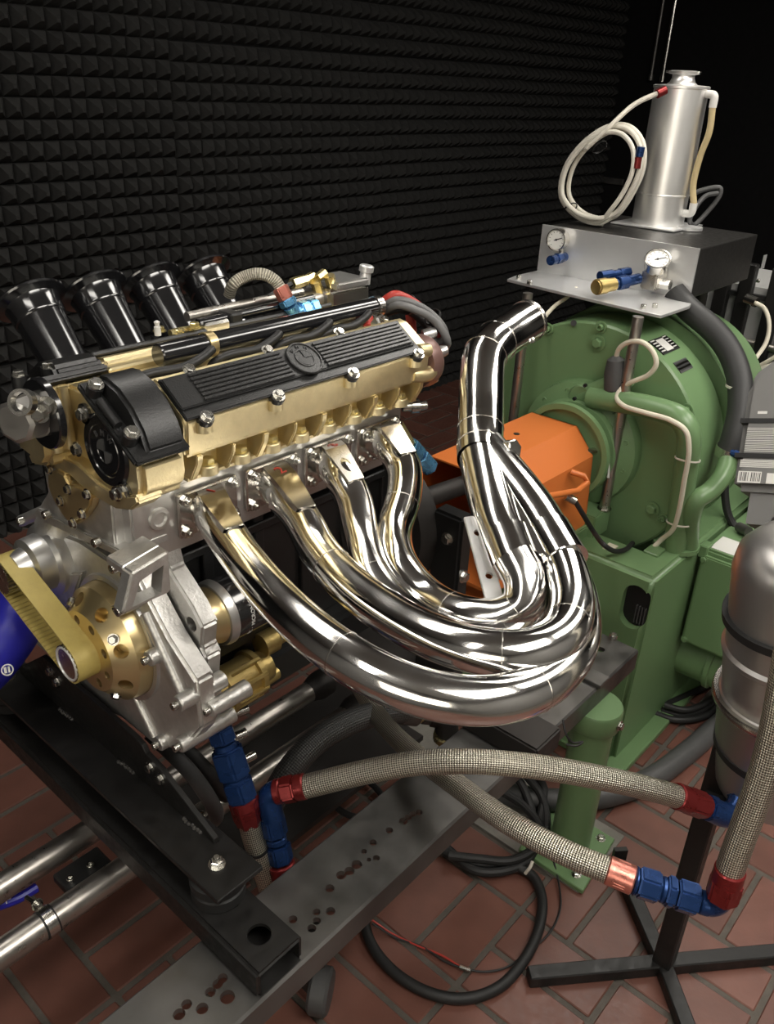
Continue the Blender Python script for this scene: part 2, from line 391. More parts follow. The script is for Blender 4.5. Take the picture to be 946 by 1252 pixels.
bolt(bmr, (1.6107,0.6485,0.5), (0, 0, 1), .010, 'socket', name='cap_screw')
beam(1.30, 1.44, .56, 1.612, 'second steel channel beam on the far side under the engine', None)
p = (1.4409,0.6201,0.5)
b = MB().obox((p[0], p[1], .5), (1, .03, 0), (0, 1, 0), (0, 0, 1), (-.022, -.042, 0), (.022, .042, .010)).bevel(.0015, 1)
solo('steel_shim', b, K['steel'], 'small flat steel block lying on the beam beside the exhaust bend', 'block', (p[0], p[1], .5))
def crossbar(x0, x1, lab, y0=.585):
    b = MB().box((x0, y0, .501), (x1, 1.45, .551)).bevel(.006, 3); b.cut(MB().box((x0+.006, y0-.1, .507), (x1-.006, y0+.5, .545)))
    c = MB().cyl(((x0+x1)/2+.002, y0+.05, .53), ((x0+x1)/2+.002, y0+.05, .56), .0175, n=24); c.cyl((x0+.052, y0+.115, .53), (x0+.052, y0+.115, .56), .007, n=12); b.cut(c)
    t = thing('crossbar', lab, 'beam', ((x0+x1)/2, 1.0, .501)); part('square_tube', b, K['black_frame'], t, ang=25); return t
crossbar(.466, .551, 'black hollow crossbar under the front engine mount, open end towards the camera')
rb = MB().box((1.112, .548, .501), (1.20, 1.45, .551)).bevel(.004, 2)
solo('crossbar', rb, K['steel_side'], 'dark crossbar on the beam under the chrome exhaust bend', 'beam', (1.15, 1., .501))
# engine mount plate on rubber mounts
mt = thing('engine_mount', 'flat black steel engine mount plate with upright gusset on round rubber mounts', 'engine mount', (.52, 1.0, .553))
b = MB().box((.478, .684, .598), (.562, 1.42, .607)).bevel(.0012, 1); part('mount_plate', b, K['black_frame'], mt)
G2 = [(.766, .607), (.768, .616), (.90, .672), (.935, .678), (.945, .69), (.965, .695), (1.25, .705), (1.36, .62), (1.36, .607)]
part('gusset', MB().prism('x', G2, .538, .547).bevel(.001, 1), K['black_frame'], mt)
for y in (.735, 1.36):
    b = MB().lathe([(0, .041), (.018, .041), (.020, .038), (.024, .038), (.026, .042), (.040, .042), (.045, .034)], (.517, y, .552), (0, 0, 1), 32); part('rubber_mount', b, K['rubber'], mt)
    bolt(mt, (.517, y, .607), (0, 0, 1), .0085, 'nut', name='mount_nut')
for yy, zz in ((.925, .657), (.897, .652), (1.225, .685), (1.205, .672)): bolt(mt, (.538, yy, zz), (-1, 0, 0), .0072, 'hex', name='bolt')
for yy in (.80, .98, 1.17):
    b = MB()
    for k in range(7): b.ball((.536+random.uniform(-.002, .002), yy+k*.0065, .6085), .0038, n=4)
    part('weld_bead', b, K['steel'], mt)
# green floor post
t = thing('support_post', 'round green support post bolted to the floor under the beam end', 'post', (1.41, .563, 0))
part('base_plate', MB().obox((1.43, .575, .004), (1, .1, 0), (0, 1, 0), (0, 0, 1), (-.095, -.075, 0), (.095, .10, .013)).bevel(.002, 1), K['green'], t)
part('post', MB().lathe([(.012, .047), (.41, .047), (.412, .045)], (1.437, .585, 0), (0, 0, 1), 36), K['green'], t)
part('cap', MB().lathe([(.395, .056), (.40, .059), (.442, .059), (.447, .056)], (1.437, .585, 0), (0, 0, 1), 36), K['green'], t)
for x, y in ((1.365, .525), (1.395, .515), (1.50, .535), (1.36, .65), (1.50, .65)): bolt(t, (x, y, .017), (0, 0, 1), .008, 'hex', name='anchor_bolt')
bolt(t, (1.437, .526, .42), (0, -1, 0), .008, 'hex')

# ================================================================ DYNAMOMETER
DY, DZ = .986, .80
dy = thing('dynamometer', 'big round green engine dynamometer on a green pedestal', 'dynamometer', (2.15, DY, 0))
b = MB()
pts = [(1.783, .642), (2.62, .642), (2.62, 1.33), (1.783, 1.33)]
b.box((1.783, .642, .0), (2.62, 1.33, .590)).bevel(.013, 3)
for v in b.bm.verts:                      # front foot splays slightly
    if v.co.x < 1.85: v.co.x -= .02*(1-min(1, v.co.z/.58))
c = MB().box((1.895, .72, .25), (2.245, 1.245, .70)); b.cut(c)
ov = [(0.6797,0.4943)[0], (0.6797,0.4943)[1]]
c = MB().prism('x', [(ov[0]+q[0], ov[1]+q[1]) for q in arc((0, .028), .034, 0, pi, 10)+arc((0, -.028), .034, pi, 2*pi, 10)], 1.70, 1.93); b.cut(c)
part('vent_recess_shade', MB().prism('x', [(ov[0]+q[0], ov[1]+q[1]) for q in arc((0, .028), .0335, 0, pi, 10)+arc((0, -.028), .0335, pi, 2*pi, 10)], 1.80, 1.81), K['black_plain'], dy)  # black plate paints the shade inside the vent opening
part('pedestal', b, K['green'], dy, ang=50)
fins = MB()
for k in range(4): fins.box((1.792, ov[0]-.028+k*.008, ov[1]-.05), (1.801, ov[0]-.025+k*.008, ov[1]+.0))
part('cooling_fin', fins, K['hose_grey'], dy)
part('foot_plate', MB().box((1.73, .60, .0), (2.66, 1.37, .022)).bevel(.003, 1), K['green'], dy)
part('bearing_block', MB().box((1.80, .875, .582), (1.93, 1.12, .622)).bevel(.004, 2), K['green'], dy)
part('bearing_block', MB().box((1.86, .858, .582), (1.945, 1.11, .652)).bevel(.004, 2), K['green'], dy)
pr = [(-.088, .05), (-.088, .112), (-.104, .114), (-.104, .128), (-.092, .131), (-.09, .105), (-.065, .105), (-.063, .125), (-.045, .13), (-.03, .168), (0, .172), (.0004, .3165), (.005, .322), (.155, .322), (.16, .30), (.20, .30), (.205, .334), (.255, .334), (.26, .305), (.29, .305), (.293, .341), (.33, .343), (.335, .33), (.34, .30), (.58, .28), (.585, .2)]
part('rotor_housing', MB().lathe([(0, .10)]+[(t_, r) for t_, r in pr if t_ > 0], (1.97, DY, DZ), (1, 0, 0), 96), K['green'], dy, ang=28)
part('shaft_flange', MB().lathe([(t_, r) for t_, r in pr if t_ <= 0], (1.97, DY, DZ), (1, 0, 0), 64), K['green'], dy, ang=28)
for k in range(12):
    a = 2*pi*k/12+.2; bolt(dy, (1.9405, DY+.148*cos(a), DZ+.148*sin(a)), (-1, 0, 0), .007, 'socket', 'green', name='flange_bolt')
for px, py in ((670,402),(735,399),(840,502),(731,419),(797,621),(810,634)):
    pass
for q, r, kd in [((1.968,1.1341,1.0782), .009, 'socket'), ((1.968,0.982,1.1139), .009, 'socket'), ((1.968,0.7208,0.9634), .009, 'socket'), ((1.968,0.9842,1.0731), .012, 'hex'), ((1.968,0.7568,0.6785), .012, 'hex'), ((1.968,0.7215,0.6628), .008, 'socket'), ((1.968,0.8736,0.8627), .007, 'socket'), ((1.968,0.7316,0.6565), .005, 'socket')]:
    part('screw_boss', MB().ring([(0, r*1.2), (-.004, r*1.2), (-.004, r*1.75), (0, r*1.75)], q, (1, 0, 0), 20), K['green'], dy)
    bolt(dy, q, (-1, 0, 0), r, kd, 'green', name='cover_bolt')
part('oil_hole_shade', MB().cyl((1.972,1.064,1.1071), (1.965,1.0602,1.109), .008, n=12), K['black_plain'], dy)  # black stub paints a hole's shade on the disc face
# trim arm and coolant pipes
q0, q1 = (1.94,0.988,0.9354), (1.94,0.9414,0.9697)
b = MB().lathe([(-.02, .03), (-.015, .034), (.03, .034)], q0, (1, 0, 0), 24); b.tube([q0, q1, (1.94,0.8692,1.0138)], .022, 16); part('trim_boss', b.bevel(.001, 1) if False else b, K['green'], dy)
for q in ((1.919,0.9751,0.9725), (1.919,0.9995,0.9305)): bolt(dy, q, (-1, 0, 0), .005, 'socket', 'black_plain', name='screw')
b = MB().tube([(1.925,0.959,0.9421), (1.92,0.8705,0.9558), (1.915,0.76,0.9636), (1.91,0.7104,0.9578), (1.91,0.6827,0.924), (1.93,0.679,0.8266), (1.97,0.6772,0.5868)], .0285, 24, 10, 2); part('coolant_pipe', b, K['green'], dy)
part('pipe_collar', MB().ring([(0, .028), (.012, .028), (.012, .06), (0, .06)], (2.0034,0.6868,0.582), (0, 0, 1), 32), K['green'], dy)
p = (1.9201,0.7076,0.582); part('collar_lug', MB().box((p[0]-.03, p[1]-.02, .582), (p[0]+.02, p[1]+.02, .597)).bevel(.002, 1), K['green'], dy)
b = MB().tube([(2,0.6517,0.5951), (1.98,0.6518,0.6466), (1.95,0.6472,0.7066), (1.94,0.6388,0.7567), (1.97,0.6238,0.7745), (2,0.612,0.807), (2.03,0.6162,0.8364), (2.05,0.6279,0.8623)], .0235, 20, 8, 2); part('coolant_pipe', b, K['green'], dy)
for i, q in enumerate([(1.972,0.6538,0.6726)]): pass
# rating plates on the rim (flat printed plates that follow the curve)
def rimplate(y_a, z_a, x0, x1, da, m, name, marks=False):
    a0 = math.atan2(z_a-DZ, y_a-DY); b = MB(); R_ = .3225; n = 6
    vs = [(x, DY+R_*cos(a0+da*(i/n-.5)), DZ+R_*sin(a0+da*(i/n-.5))) for i in range(n+1) for x in (x0, x1)]
    vo = [(x, DY+(R_+.002)*cos(a0+da*(i/n-.5)), DZ+(R_+.002)*sin(a0+da*(i/n-.5))) for i in range(n+1) for x in (x0, x1)]
    k = len(vs); fs = []
    for i in range(n): fs += [(k+2*i, k+2*i+1, k+2*i+3, k+2*i+2), (2*i, 2*i+1, k+2*i+1, k+2*i), (2*i, 2*i+2, k+2*i+2, k+2*i), (2*i+1, 2*i+3, k+2*i+3, k+2*i+1)]
    fs += [(0, 1, k+1, k), (2*n, 2*n+1, k+2*n+1, k+2*n)]
    b.add(vs+vo, fs); pl = part(name, b, K[m], dy)
    if marks:
        for u0, u1, f0, f1 in marks:
            c = MB(); A = [a0+da*(f-.5) for f in (f0, f1)]; X = [x0+(x1-x0)*u for u in (u0, u1)]; r1, r2 = R_+.0015, R_+.0028
            pts = [(x, DY+r*cos(a), DZ+r*sin(a)) for r in (r1, r2) for a in A for x in X]
            c.add(pts, [(4, 5, 7, 6), (0, 1, 5, 4), (2, 3, 7, 6), (0, 2, 6, 4), (1, 3, 7, 5)]); part('printed_line', c, K['white'], pl)
yz1 = (0.8311,1.1014); yz2 = (0.7952,1.0826)
mk = [(.3, .7, .12, .9)]+[(.04, .26, .06+.18*i, .13+.18*i) for i in range(5)]+[(.74, .94, .06+.18*i, .11+.18*i) for i in range(5)]
rimplate(yz1[0], yz1[1], 1.99, 2.085, .16, 'black_plain', 'rating_plate', mk)
rimplate(yz2[0]-.03, yz2[1]-.018, 2.0, 2.07, .10, 'hose_grey', 'blank_plate')
# side gear box and its round duct
t_ = MB().box((2.06, .47, .27), (2.60, .635, .575)).bevel(.006, 2); gb = part('side_casing', t_, K['green'], dy)
part('casing_cover', MB().box((2.045, .478, .285), (2.062, .628, .56)).bevel(.004, 2), K['green'], dy)
part('sticker', MB().box((2.075, .485, .5745), (2.16, .62, .5762)), K['white'], dy, 'white sticker on the green side casing')
for y in (.487, .62):
    for z in (.292, .55): bolt(dy, (2.045, y, z), (-1, 0, 0), .007, 'hex', 'green', name='cover_bolt')
for y in (.475, .63): part('hinge_lug', MB().box((2.05, y-.012, .548), (2.09, y+.012, .585)).bevel(.003, 1), K['green'], dy)
part('side_duct', MB().lathe([(0, .07), (.10, .07), (.102, .078), (.115, .078), (.117, .07), (.20, .07)], (2.15, .66, .19), (0, -1, 0), 32), K['green'], dy)
part('base_rail', MB().box((2.62, .55, 0), (2.9, 1.4, .45)).bevel(.01, 2), K['green'], dy)

# drive shaft guard
gd = thing('shaft_guard', 'orange octagonal sheet metal guard over the drive shaft with a bent handle', 'guard', (1.62, .985, .45))
yc = .985; op = [(.885, .60), (.897, .815), (.955, .881), (1.09, .881), (1.145, .815), (1.145, .60)]; th = .004
ip = [(.889, .60), (.901, .813), (.957, .877), (1.088, .877), (1.141, .813), (1.141, .60)]
b = MB()
for i in range(5):
    q = [op[i], op[i+1], ip[i+1], ip[i]]; b.prism('x', q, 1.435, 1.865)
part('guard_shell', b, K['orange'], gd)
b = MB().prism('x', [op[0], op[1], op[2], op[3], op[4], op[5], (1.10, .60), (1.10, .84), (.95, .84), (.93, .60)], 1.861, 1.865); part('end_plate', b, K['orange'], gd)
part('guard_floor', MB().box((1.435, .885, .592), (1.865, 1.145, .60)), K['orange'], gd)
hp = [(1.585, .890, .70), (1.585, .835, .71), (1.60, .825, .712), (1.735, .825, .712), (1.75, .835, .71), (1.75, .890, .70)]
part('handle', MB().tube([(1.5813,0.889,0.8196), (1.5588,0.86,0.8247), (1.5655,0.85,0.8176), (1.7154,0.85,0.7823), (1.7609,0.85,0.7895), (1.758,0.86,0.8048), (1.743,0.889,0.8109)], .0075, 12, 1), K['orange'], gd)
part('vent_hole_shade', MB().cyl((1.70, 1.03, .8812), (1.70, 1.03, .8822), .008, n=12), K['black_plain'], gd)  # black disc on the sheet paints the shade of a hole
part('guard_foot', MB().box((1.46, .92, .447), (1.52, 1.12, .592)).bevel(.003, 1), K['orange'], gd)
ds = thing('drive_shaft', 'dark drive shaft between the engine and the orange guard', 'drive shaft', (1.4, 1.0, .8))
part('shaft', MB().tube([(1.16, 1.0, .862), (1.88, DY, DZ)], .022, 20), K['steel_side'], ds)
part('coupling_flange', MB().cyl((1.17, 1.0, .862), (1.21, 1.0, .859), .07, n=28), K['steel_side'], ds)
sp = thing('speed_pickup', 'steel pickup sensor with a thin black lead beside the shaft guard', 'sensor', (1.85,0.8981,0.8316))
part('probe', MB().cyl((1.85,0.9201,0.8224), (1.9,0.8956,0.8201), .010, n=14), K['chrome_dull'], sp)
part('lead', MB().tube([(1.9,0.8933,0.8208), (1.9,0.8742,0.8062), (1.9,0.8639,0.7749), (1.9,0.8626,0.7543)], .003, 8), K['white'], sp)
sp = thing('sensor_lead', 'black cable with steel plug hanging from the guard handle side', 'cable', (1.7412,0.88,0.7475))
part('plug', MB().cyl((1.7293,0.885,0.7497), (1.7417,0.865,0.739), .011, n=14), K['zinc'], sp)
part('cable', MB().tube([(1.7417,0.865,0.739), (1.7622,0.85,0.703), (1.8129,0.84,0.6412), (1.7656,0.7812,0.64), (1.8083,0.7666,0.61), (1.8521,0.76,0.6), (1.9166,0.7701,0.59)], .0065, 10), K['rubber'], sp)
p = (1.8496,0.799,0.59); part('tag', MB().box((p[0]-.018, p[1]-.013, .589), (p[0]+.018, p[1]+.013, .594)), K['cream'], sp)

# grey plug with cream cable and the cable tied down the pipe
t = thing('sensor_plug', 'dark grey plug hanging on a looped cream cable before the green disc', 'sensor', (1.93,0.906,1.0218))
b = MB().lathe([(-.045, .019), (-.04, .026), (.0, .028), (.035, .022), (.045, .010)], (1.93,0.9053,1.0177), (0, .12, 1), 24); part('plug_body', b, K['hose_grey'], t)
part('loop_cable', MB().tube([(1.93,0.9105,1.0588), (1.92,0.9012,1.0857), (1.91,0.8721,1.1103), (1.9,0.8344,1.1183), (1.9,0.8061,1.1027), (1.9,0.7924,1.0759), (1.905,0.8076,1.0449), (1.91,0.8438,1.0183), (1.92,0.877,0.9907), (1.9,0.8762,0.9699), (1.88,0.8463,0.9613), (1.868,0.7799,0.9636), (1.865,0.7159,0.9637), (1.86,0.6744,0.9504), (1.865,0.6591,0.9061), (1.88,0.6589,0.8163), (1.9,0.6629,0.7233), (1.92,0.6751,0.6649), (1.94,0.7057,0.6164), (1.93,0.722,0.5844)], .0062, 10), K['cream'], t)
for q in ((1.905,0.672,0.8649), (1.94,0.6714,0.6777)): part('cable_tie', MB().ring([(0, .0286), (.004, .0286), (.004, .0306), (0, .0306)], q, (.15, .05, 1), 24), K['coil'], t)

# rubber coolant hose over the rim
t = thing('coolant_hose', 'thick black rubber hose curving down beside the green rim', 'hose', (2.26,0.6956,0.756))
part('hose', MB().tube([(2.05,0.6251,0.8499), (2.06,0.6245,0.8936), (2.09,0.6348,0.9589), (2.13,0.67,1.0262), (2.16,0.7239,1.0819), (2.17,0.7818,1.1208), (2.17,0.8261,1.1437), (2.18,0.8656,1.1622), (2.19,0.9,1.1865)], .031, 24, 8, 2), K['hose_dk'], t)
part('hose_clamp', MB().ring([(-.012, .0315), (.012, .0315), (.012, .034), (-.012, .034)], (2.052,0.6256,0.858), (.02, -.12, 1), 28), K['chrome_dull'], t)
p = (2.03,0.5941,0.8655); part('clamp_screw', MB().cyl((p[0], p[1]-.012, p[2]), (p[0], p[1]+.02, p[2]), .010, n=10), K['blue_an'], t)
part('cable_tie', MB().ring([(-.003, .0315), (.003, .0315), (.003, .0338), (-.003, .0338)], (2.12,0.6592,1.0054), (0, .05, 1), 28), K['coil'], t)

# ---------------------------------------------------------------- gauge console on rods
gc = thing('gauge_console', 'folded bright aluminium gauge console with dark box behind on two steel rods', 'console', (2.1, 1.07, .65))
for y in (.869, 1.183):
    part('support_rod', MB().cyl((1.925, y, .652), (1.925, y, 1.17), .0135, n=18), K['steel_tube'] if y > 1 else K['steel_tube'], gc)
    bolt(gc, (1.925, y, .652), (0, 0, 1), .013, 'hex', name='rod_nut')
b = MB().prism('z', [(2.014, 1.309), (1.958, 1.25) if False else (1.968, .862), (1.968, .831), (2.122, .827), (2.195, .85), (2.195, 1.322), (2.08, 1.322)], 1.166, 1.174).bevel(.001, 1)
b.box((2.187, .857, 1.17), (2.193, 1.322, 1.303)); part('folded_sheet', b, K['alu_sheet'], gc)
part('rear_box', MB().box((2.1935, .859, 1.175), (2.60, 1.31, 1.301)).bevel(.002, 1), K['box_dark'], gc)
for q in ((2.0098,1.2339,1.174), (2.0405,1.2887,1.174), (1.9982,0.8937,1.174), (2.0303,0.8786,1.174)): bolt(gc, q, (0, 0, 1), .007, 'socket', name='cap_screw')
for q in ((2.682,0.858,1.16), (2.2146,0.858,1.1606)): bolt(gc, q, (0, -1, 0), .006, 'socket', name='cap_screw')
p = (2.708,0.858,1.2123); part('box_label', MB().box((p[0]-.015, .8575, p[2]-.02), (p[0]+.012, .859, p[2]+.02)), K['alu_sheet'], gc)
part('rear_leg', MB().box((2.5, .95, .45), (2.56, 1.2, 1.175)), K['steel_side'], gc)
def gauge(c, ax, r, d, lab):
    g = part('pressure_gauge', MB().lathe([(0, r*.9), (.002, r), (d-.006, r), (d-.004, r*1.06), (d, r*1.06), (d+.001, r*.95), (d-.004, r*.9)], c, ax, 36), K['chrome_dull'], gc, lab)
    a = V(ax).normalized(); part('dial', MB().cyl(V(c)+a*(d-.0045), V(c)+a*(d-.003), r*.9, n=28), K['dial'], g)
    u, v, _ = basis(ax); o = V(c)+a*(d-.0028); b = MB()
    b.obox(o, u*.9+v*.35, v*.9-u*.35, a, (-r*.25, -.0012, 0), (r*.7, .0012, .001)); b.cyl(o, o+a*.0015, .003, n=10)
    for k in range(11):
        th = -pi*.25+k*pi*1.5/10-.0; dr = u*cos(th)+v*sin(th); b.obox(o, dr, a.cross(dr), a, (r*.66, -.0006, -.001), (r*.82, .0006, .0002))
    part('needle', b, K['black_plain'], g)
gauge((2.187,1.2559,1.2722), (-1, .0, .0), .0285, .03, 'small round pressure gauge at the left end')
q = (2.14,0.9461,1.2481); gauge((q[0]+.01, q[1], q[2]), (-.55, -.25, .75), .031, .032, 'tilted round pressure gauge on the fittings')
def hexfit(pr_, nm, a, c, segs, parent):
    a, c = V(a), V(c); d = c-a
    for s0, s1, r, n, m in segs: part(nm, MB().cyl(a+d*s0, a+d*s1, r, n=n).bevel(r*.08, 1, 40) if n < 10 else MB().cyl(a+d*s0, a+d*s1, r, n=n), K[m], parent)
p = (2.187,1.2379,1.2255); hexfit(0, 'fitting', p, (p[0]-.075, p[1], p[2]-.002), [(0, .22, .013, 16, 'blue_an'), (.25, .6, .0155, 6, 'blue_an'), (.6, .7, .011, 16, 'blue_an'), (.7, 1, .0135, 16, 'blue_an')], gc)
part('gauge_stem', MB().cyl((p[0]-.015, p[1], p[2]), (2.172,1.2446,1.2575), .006, n=10), K['chrome_dull'], gc)
p = (2.187,0.9494,1.2103); p2 = (2.03,0.9627,1.2179)
part('manifold_block', MB().box((2.125, p[1]-.022, p[2]-.018), (2.187, p[1]+.022, p[2]+.03)).bevel(.004, 2), K['chrome_dull'], gc)
hexfit(0, 'fitting', (2.13, p[1]+.03, p[2]+.005), (1.96, p[1]+.075, p[2]-.008), [(0, .25, .014, 16, 'blue_an'), (.25, .45, .019, 6, 'blue_an'), (.47, .55, .013, 16, 'blue_an')], gc)
part('quick_coupling', MB().lathe([(0, .013), (0, .017), (.03, .0175), (.031, .020), (.06, .020), (.061, .017), (.065, .017), (.062, .010)], (2.04, p[1]+.054, p[2]-.002), (-.965, .255, -.03), 28), K['gold_dull'], gc)
hexfit(0, 'fitting', (2.12, p[1]+.055, p[2]+.02), (2.02, p[1]+.085, p[2]+.016), [(0, .35, .013, 6, 'blue_an'), (.35, .6, .010, 14, 'blue_an'), (.6, 1, .0125, 14, 'blue_an')], gc)
part('manifold_cap', MB().cyl((2.15, p[1]-.05, p[2]+.0), (2.15, p[1]-.02, p[2]+.0), .014, n=6), K['chrome_dull'], gc)

# header tank
TKB = (2.4882,1.1163,1.303)
tk = thing('header_tank', 'tall shiny aluminium cylinder tank with filler neck on the gauge console', 'tank', TKB)
part('tank_body', MB().lathe([(.004, .074), (.085, .074), (.086, .0755), (.089, .0755), (.09, .074), (.358, .073), (.361, .076), (.366, .076), (.368, .072), (.37, .04)], TKB, (0, 0, 1), 64), K['hub_alu'], tk)
part('base_plate', MB().box((TKB[0]-.10, TKB[1]-.095, 1.3025), (TKB[0]+.105, TKB[1]+.10, 1.3075)).bevel(.001, 1), K['alu_sheet'], tk)
part('filler_neck', MB().lathe([(0, .044), (.008, .034), (.018, .030), (.026, .030), (.028, .042), (.034, .043), (.036, .033), (.034, .026), (.01, .025)], (TKB[0], TKB[1], 1.671), (0, 0, 1), 40), K['hub_alu'], tk)
for s in (-1, 1): part('neck_ear', MB().box((TKB[0]-.008, TKB[1]+s*.036-.010, 1.700), (TKB[0]+.008, TKB[1]+s*.042+.010, 1.706)).bevel(.002, 1), K['chrome_dull'], tk)
a = (2.46,0.9978,1.6517); c_ = (2.43,0.9926,1.339)
a = (TKB[0]+.0, TKB[1]-.098, 1.652); c_ = (TKB[0]-.0, TKB[1]-.098, 1.345)
for q, dz in ((a, -.032), (c_, .03)):
    part('elbow', MB().tube([(q[0], TKB[1]-.068, q[2]), (q[0], q[1]+.012, q[2]), (q[0], q[1]+.002, q[2]+dz*.1), (q[0], q[1], q[2]+dz)], .0105, 14, 6), K['white'], tk)
m_1 = V(a).lerp(V(c_), .5)
part('sight_tube', MB().tube([(a[0], a[1], a[2]-.03), V(a).lerp(V(c_), .3)+V((0, -.004, 0)), m_1+V((0, .008, 0)), V(a).lerp(V(c_), .75)+V((0, .012, 0)), (c_[0], c_[1], c_[2]+.028)], .0088, 14), K['clear'], tk)
part('washer_plate', MB().cyl((TKB[0], TKB[1]-.10, 1.303), (TKB[0], TKB[1]-.10, 1.311), .036, n=28), K['alu_sheet'], tk)

# coiled white hose hanging from the tank top
ch = thing('coiled_hose', 'thin white hose in a hanging coil beside the tall tank', 'hose', (2.27,1.1832,1.3189))
L0 = [(2.3,1.193,1.3108), (2.3,1.2737,1.3187), (2.3,1.3361,1.3679), (2.3,1.3351,1.4478), (2.3,1.2861,1.5202), (2.3,1.2177,1.564), (2.3,1.157,1.5657), (2.3,1.1117,1.5285), (2.3,1.0996,1.4665), (2.3,1.1183,1.4), (2.3,1.1524,1.3423)]
pts = []
ce = sum((V(p) for p in L0), V())/len(L0)
for k, (sc, dx, dz) in enumerate([(1., 0, 0), (.90, .016, .0), (.965, -.014, .006), (.86, -.03, .004), (.93, -.02, .0)]):
    for p in L0: pts.append(V((p[0]+dx, ce.y+(p[1]-ce.y)*sc, ce.z+(p[2]-ce.z)*sc+dz*0-(1-sc)*.0)))
pts = pts[:-5]
pts += [V((2.26,1.2581,1.5043)), V((2.27,1.2015,1.5631)), V((2.31,1.1603,1.6191)), V((2.345,1.1109,1.651))]
part('hose_line', MB().tube(pts, .0066, 10, 6), K['coil'], ch)
q = (2.275,1.1067,1.4811)
part('end_fitting', MB().cyl((q[0], q[1], q[2]-.014), (q[0], q[1], q[2]+.014), .0105, n=12), K['red_an'], ch); part('end_fitting', MB().cyl((q[0]+.0, q[1]-.002, q[2]+.016), (q[0], q[1]-.004, q[2]+.04), .0105, n=12), K['blue_an'], ch)
part('hose_end', MB().cyl((2.34,1.1146,1.6469), (2.36,1.1031,1.6574), .0115, n=12), K['red_an'], ch)
for q in ((2.29,1.2986,1.3412), (2.285,1.23,1.51)): part('cable_tie', MB().ring([(-.002, .020), (.002, .020), (.002, .022), (-.002, .022)], q, (.2, .6, .5), 16), K['black_plain'], ch)
t = thing('clear_hose_coil', 'loose coil of clear hose lying behind the tall tank', 'hose', (2.58,1.0307,1.3639))
part('hose_line', MB().tube([(2.55,1.078,1.3764), (2.58,1.0346,1.4041), (2.6,0.9954,1.4115), (2.6,0.9915,1.3941), (2.58,1.0151,1.3383), (2.55,1.0309,1.3089), (2.52,1.0342,1.3269), (2.57,1.0219,1.3881), (2.59,0.9934,1.3989)], .007, 10), K['hose_grey'], t)

# things behind the dynamometer
t = thing('grey_cabinet', 'pale grey cabinet with dark posts behind the gauge console', 'cabinet', (2.95, .95, 0))
part('cabinet_body', MB().box((2.92, .70, 0), (3.25, 1.35, 1.10)).bevel(.004, 1), K['lgrey'], t)
for y in (1.03, .955, .86): part('dark_post', MB().box((2.88, y-.022, .5), (2.915, y+.022, 1.17)).bevel(.003, 1), K['black_frame'], t)
part('channel_post', MB().box((2.86, .755, .5), (2.915, .80, 1.17)).bevel(.003, 1), K['steel_tube'], t)
part('cross_strap', MB().box((2.90, .74, 1.06), (2.918, 1.05, 1.075)), K['black_plain'], t)
t = thing('steel_rail', 'thin shiny steel rail crossing the dark corner at the right edge', 'rail', (3.0, .65, .94))
part('rail_tube', MB().tube([(2.9,0.9487,0.9207), (2.9,0.8219,0.9151), (2.9,0.656,0.9096)], .013, 14), K['steel_tube'], t)
part('rail_post', MB().cyl((2.9, .40, 0), (2.9, .40, .95), .013, n=12), K['steel_tube'], t)
t = thing('white_cable', 'thin white cable with grey plug looping behind the black rubber hose', 'cable', (2.85,0.91,1.0671))
part('cable', MB().tube([(2.85,0.9006,1.0609), (2.85,0.8687,1.0485), (2.84,0.8397,1.0084), (2.82,0.8276,0.9559), (2.78,0.8319,0.9143), (2.72,0.833,0.8912), (2.66,0.8318,0.8721)], .007, 10), K['cream'], t)
part('plug', MB().cyl((2.86,0.9348,1.0664), (2.85,0.8955,1.0619), .016, n=14), K['chrome_dull'], t)
t = thing('white_cable', 'pair of pale cables running up behind the grey bottle', 'cable', (2.6,0.7618,0.9354))
part('cable', MB().tube([(2.6,0.813,0.8897), (2.6,0.7722,0.9278), (2.6,0.731,0.9677), (2.6,0.6766,1.0216)], .006, 10), K['cream'], t)
part('cable', MB().tube([(2.6,0.8107,0.8798), (2.6,0.7758,0.9117), (2.6,0.7383,0.9385), (2.6,0.6648,0.9756)], .009, 10), K['coil'], t)
t = thing('thin_cable', 'thin white wire leading from the exhaust tip up to the console', 'cable', (1.92,1.1423,1.0803))
part('cable', MB().tube([(1.92,1.1445,1.0777), (1.95,1.1422,1.1058), (2,1.1418,1.1329), (2.05,1.1322,1.1536), (2.08,1.1276,1.1721)], .0055, 10), K['cream'], t)
t = thing('dark_conduit', 'tangle of black cable beside the green pipe and casing', 'cable', (2.3,0.6774,0.596))
part('cable', MB().tube([(2.25,0.6862,0.7323), (2.25,0.6713,0.667), (2.25,0.6512,0.6101), (2.25,0.6246,0.576), (2.25,0.5871,0.5644), (2.25,0.5582,0.568)], .011, 10), K['rubber'], t)
part('connector', MB().cyl((2.22,0.6025,0.5904), (2.2,0.569,0.5956), .014, n=12), K['steel'], t)
part('junction_block', MB().box((2.34, .46, .60), (2.52, .62, .72)).bevel(.006, 1), K['black_plain'], t)

# ================================================================ ENGINE
en = thing('engine', 'four cylinder engine with gold cam housing, black trumpets and cast silver timing case', 'engine', (.80, 1.0, .60))
AX = (1, 0, 0)
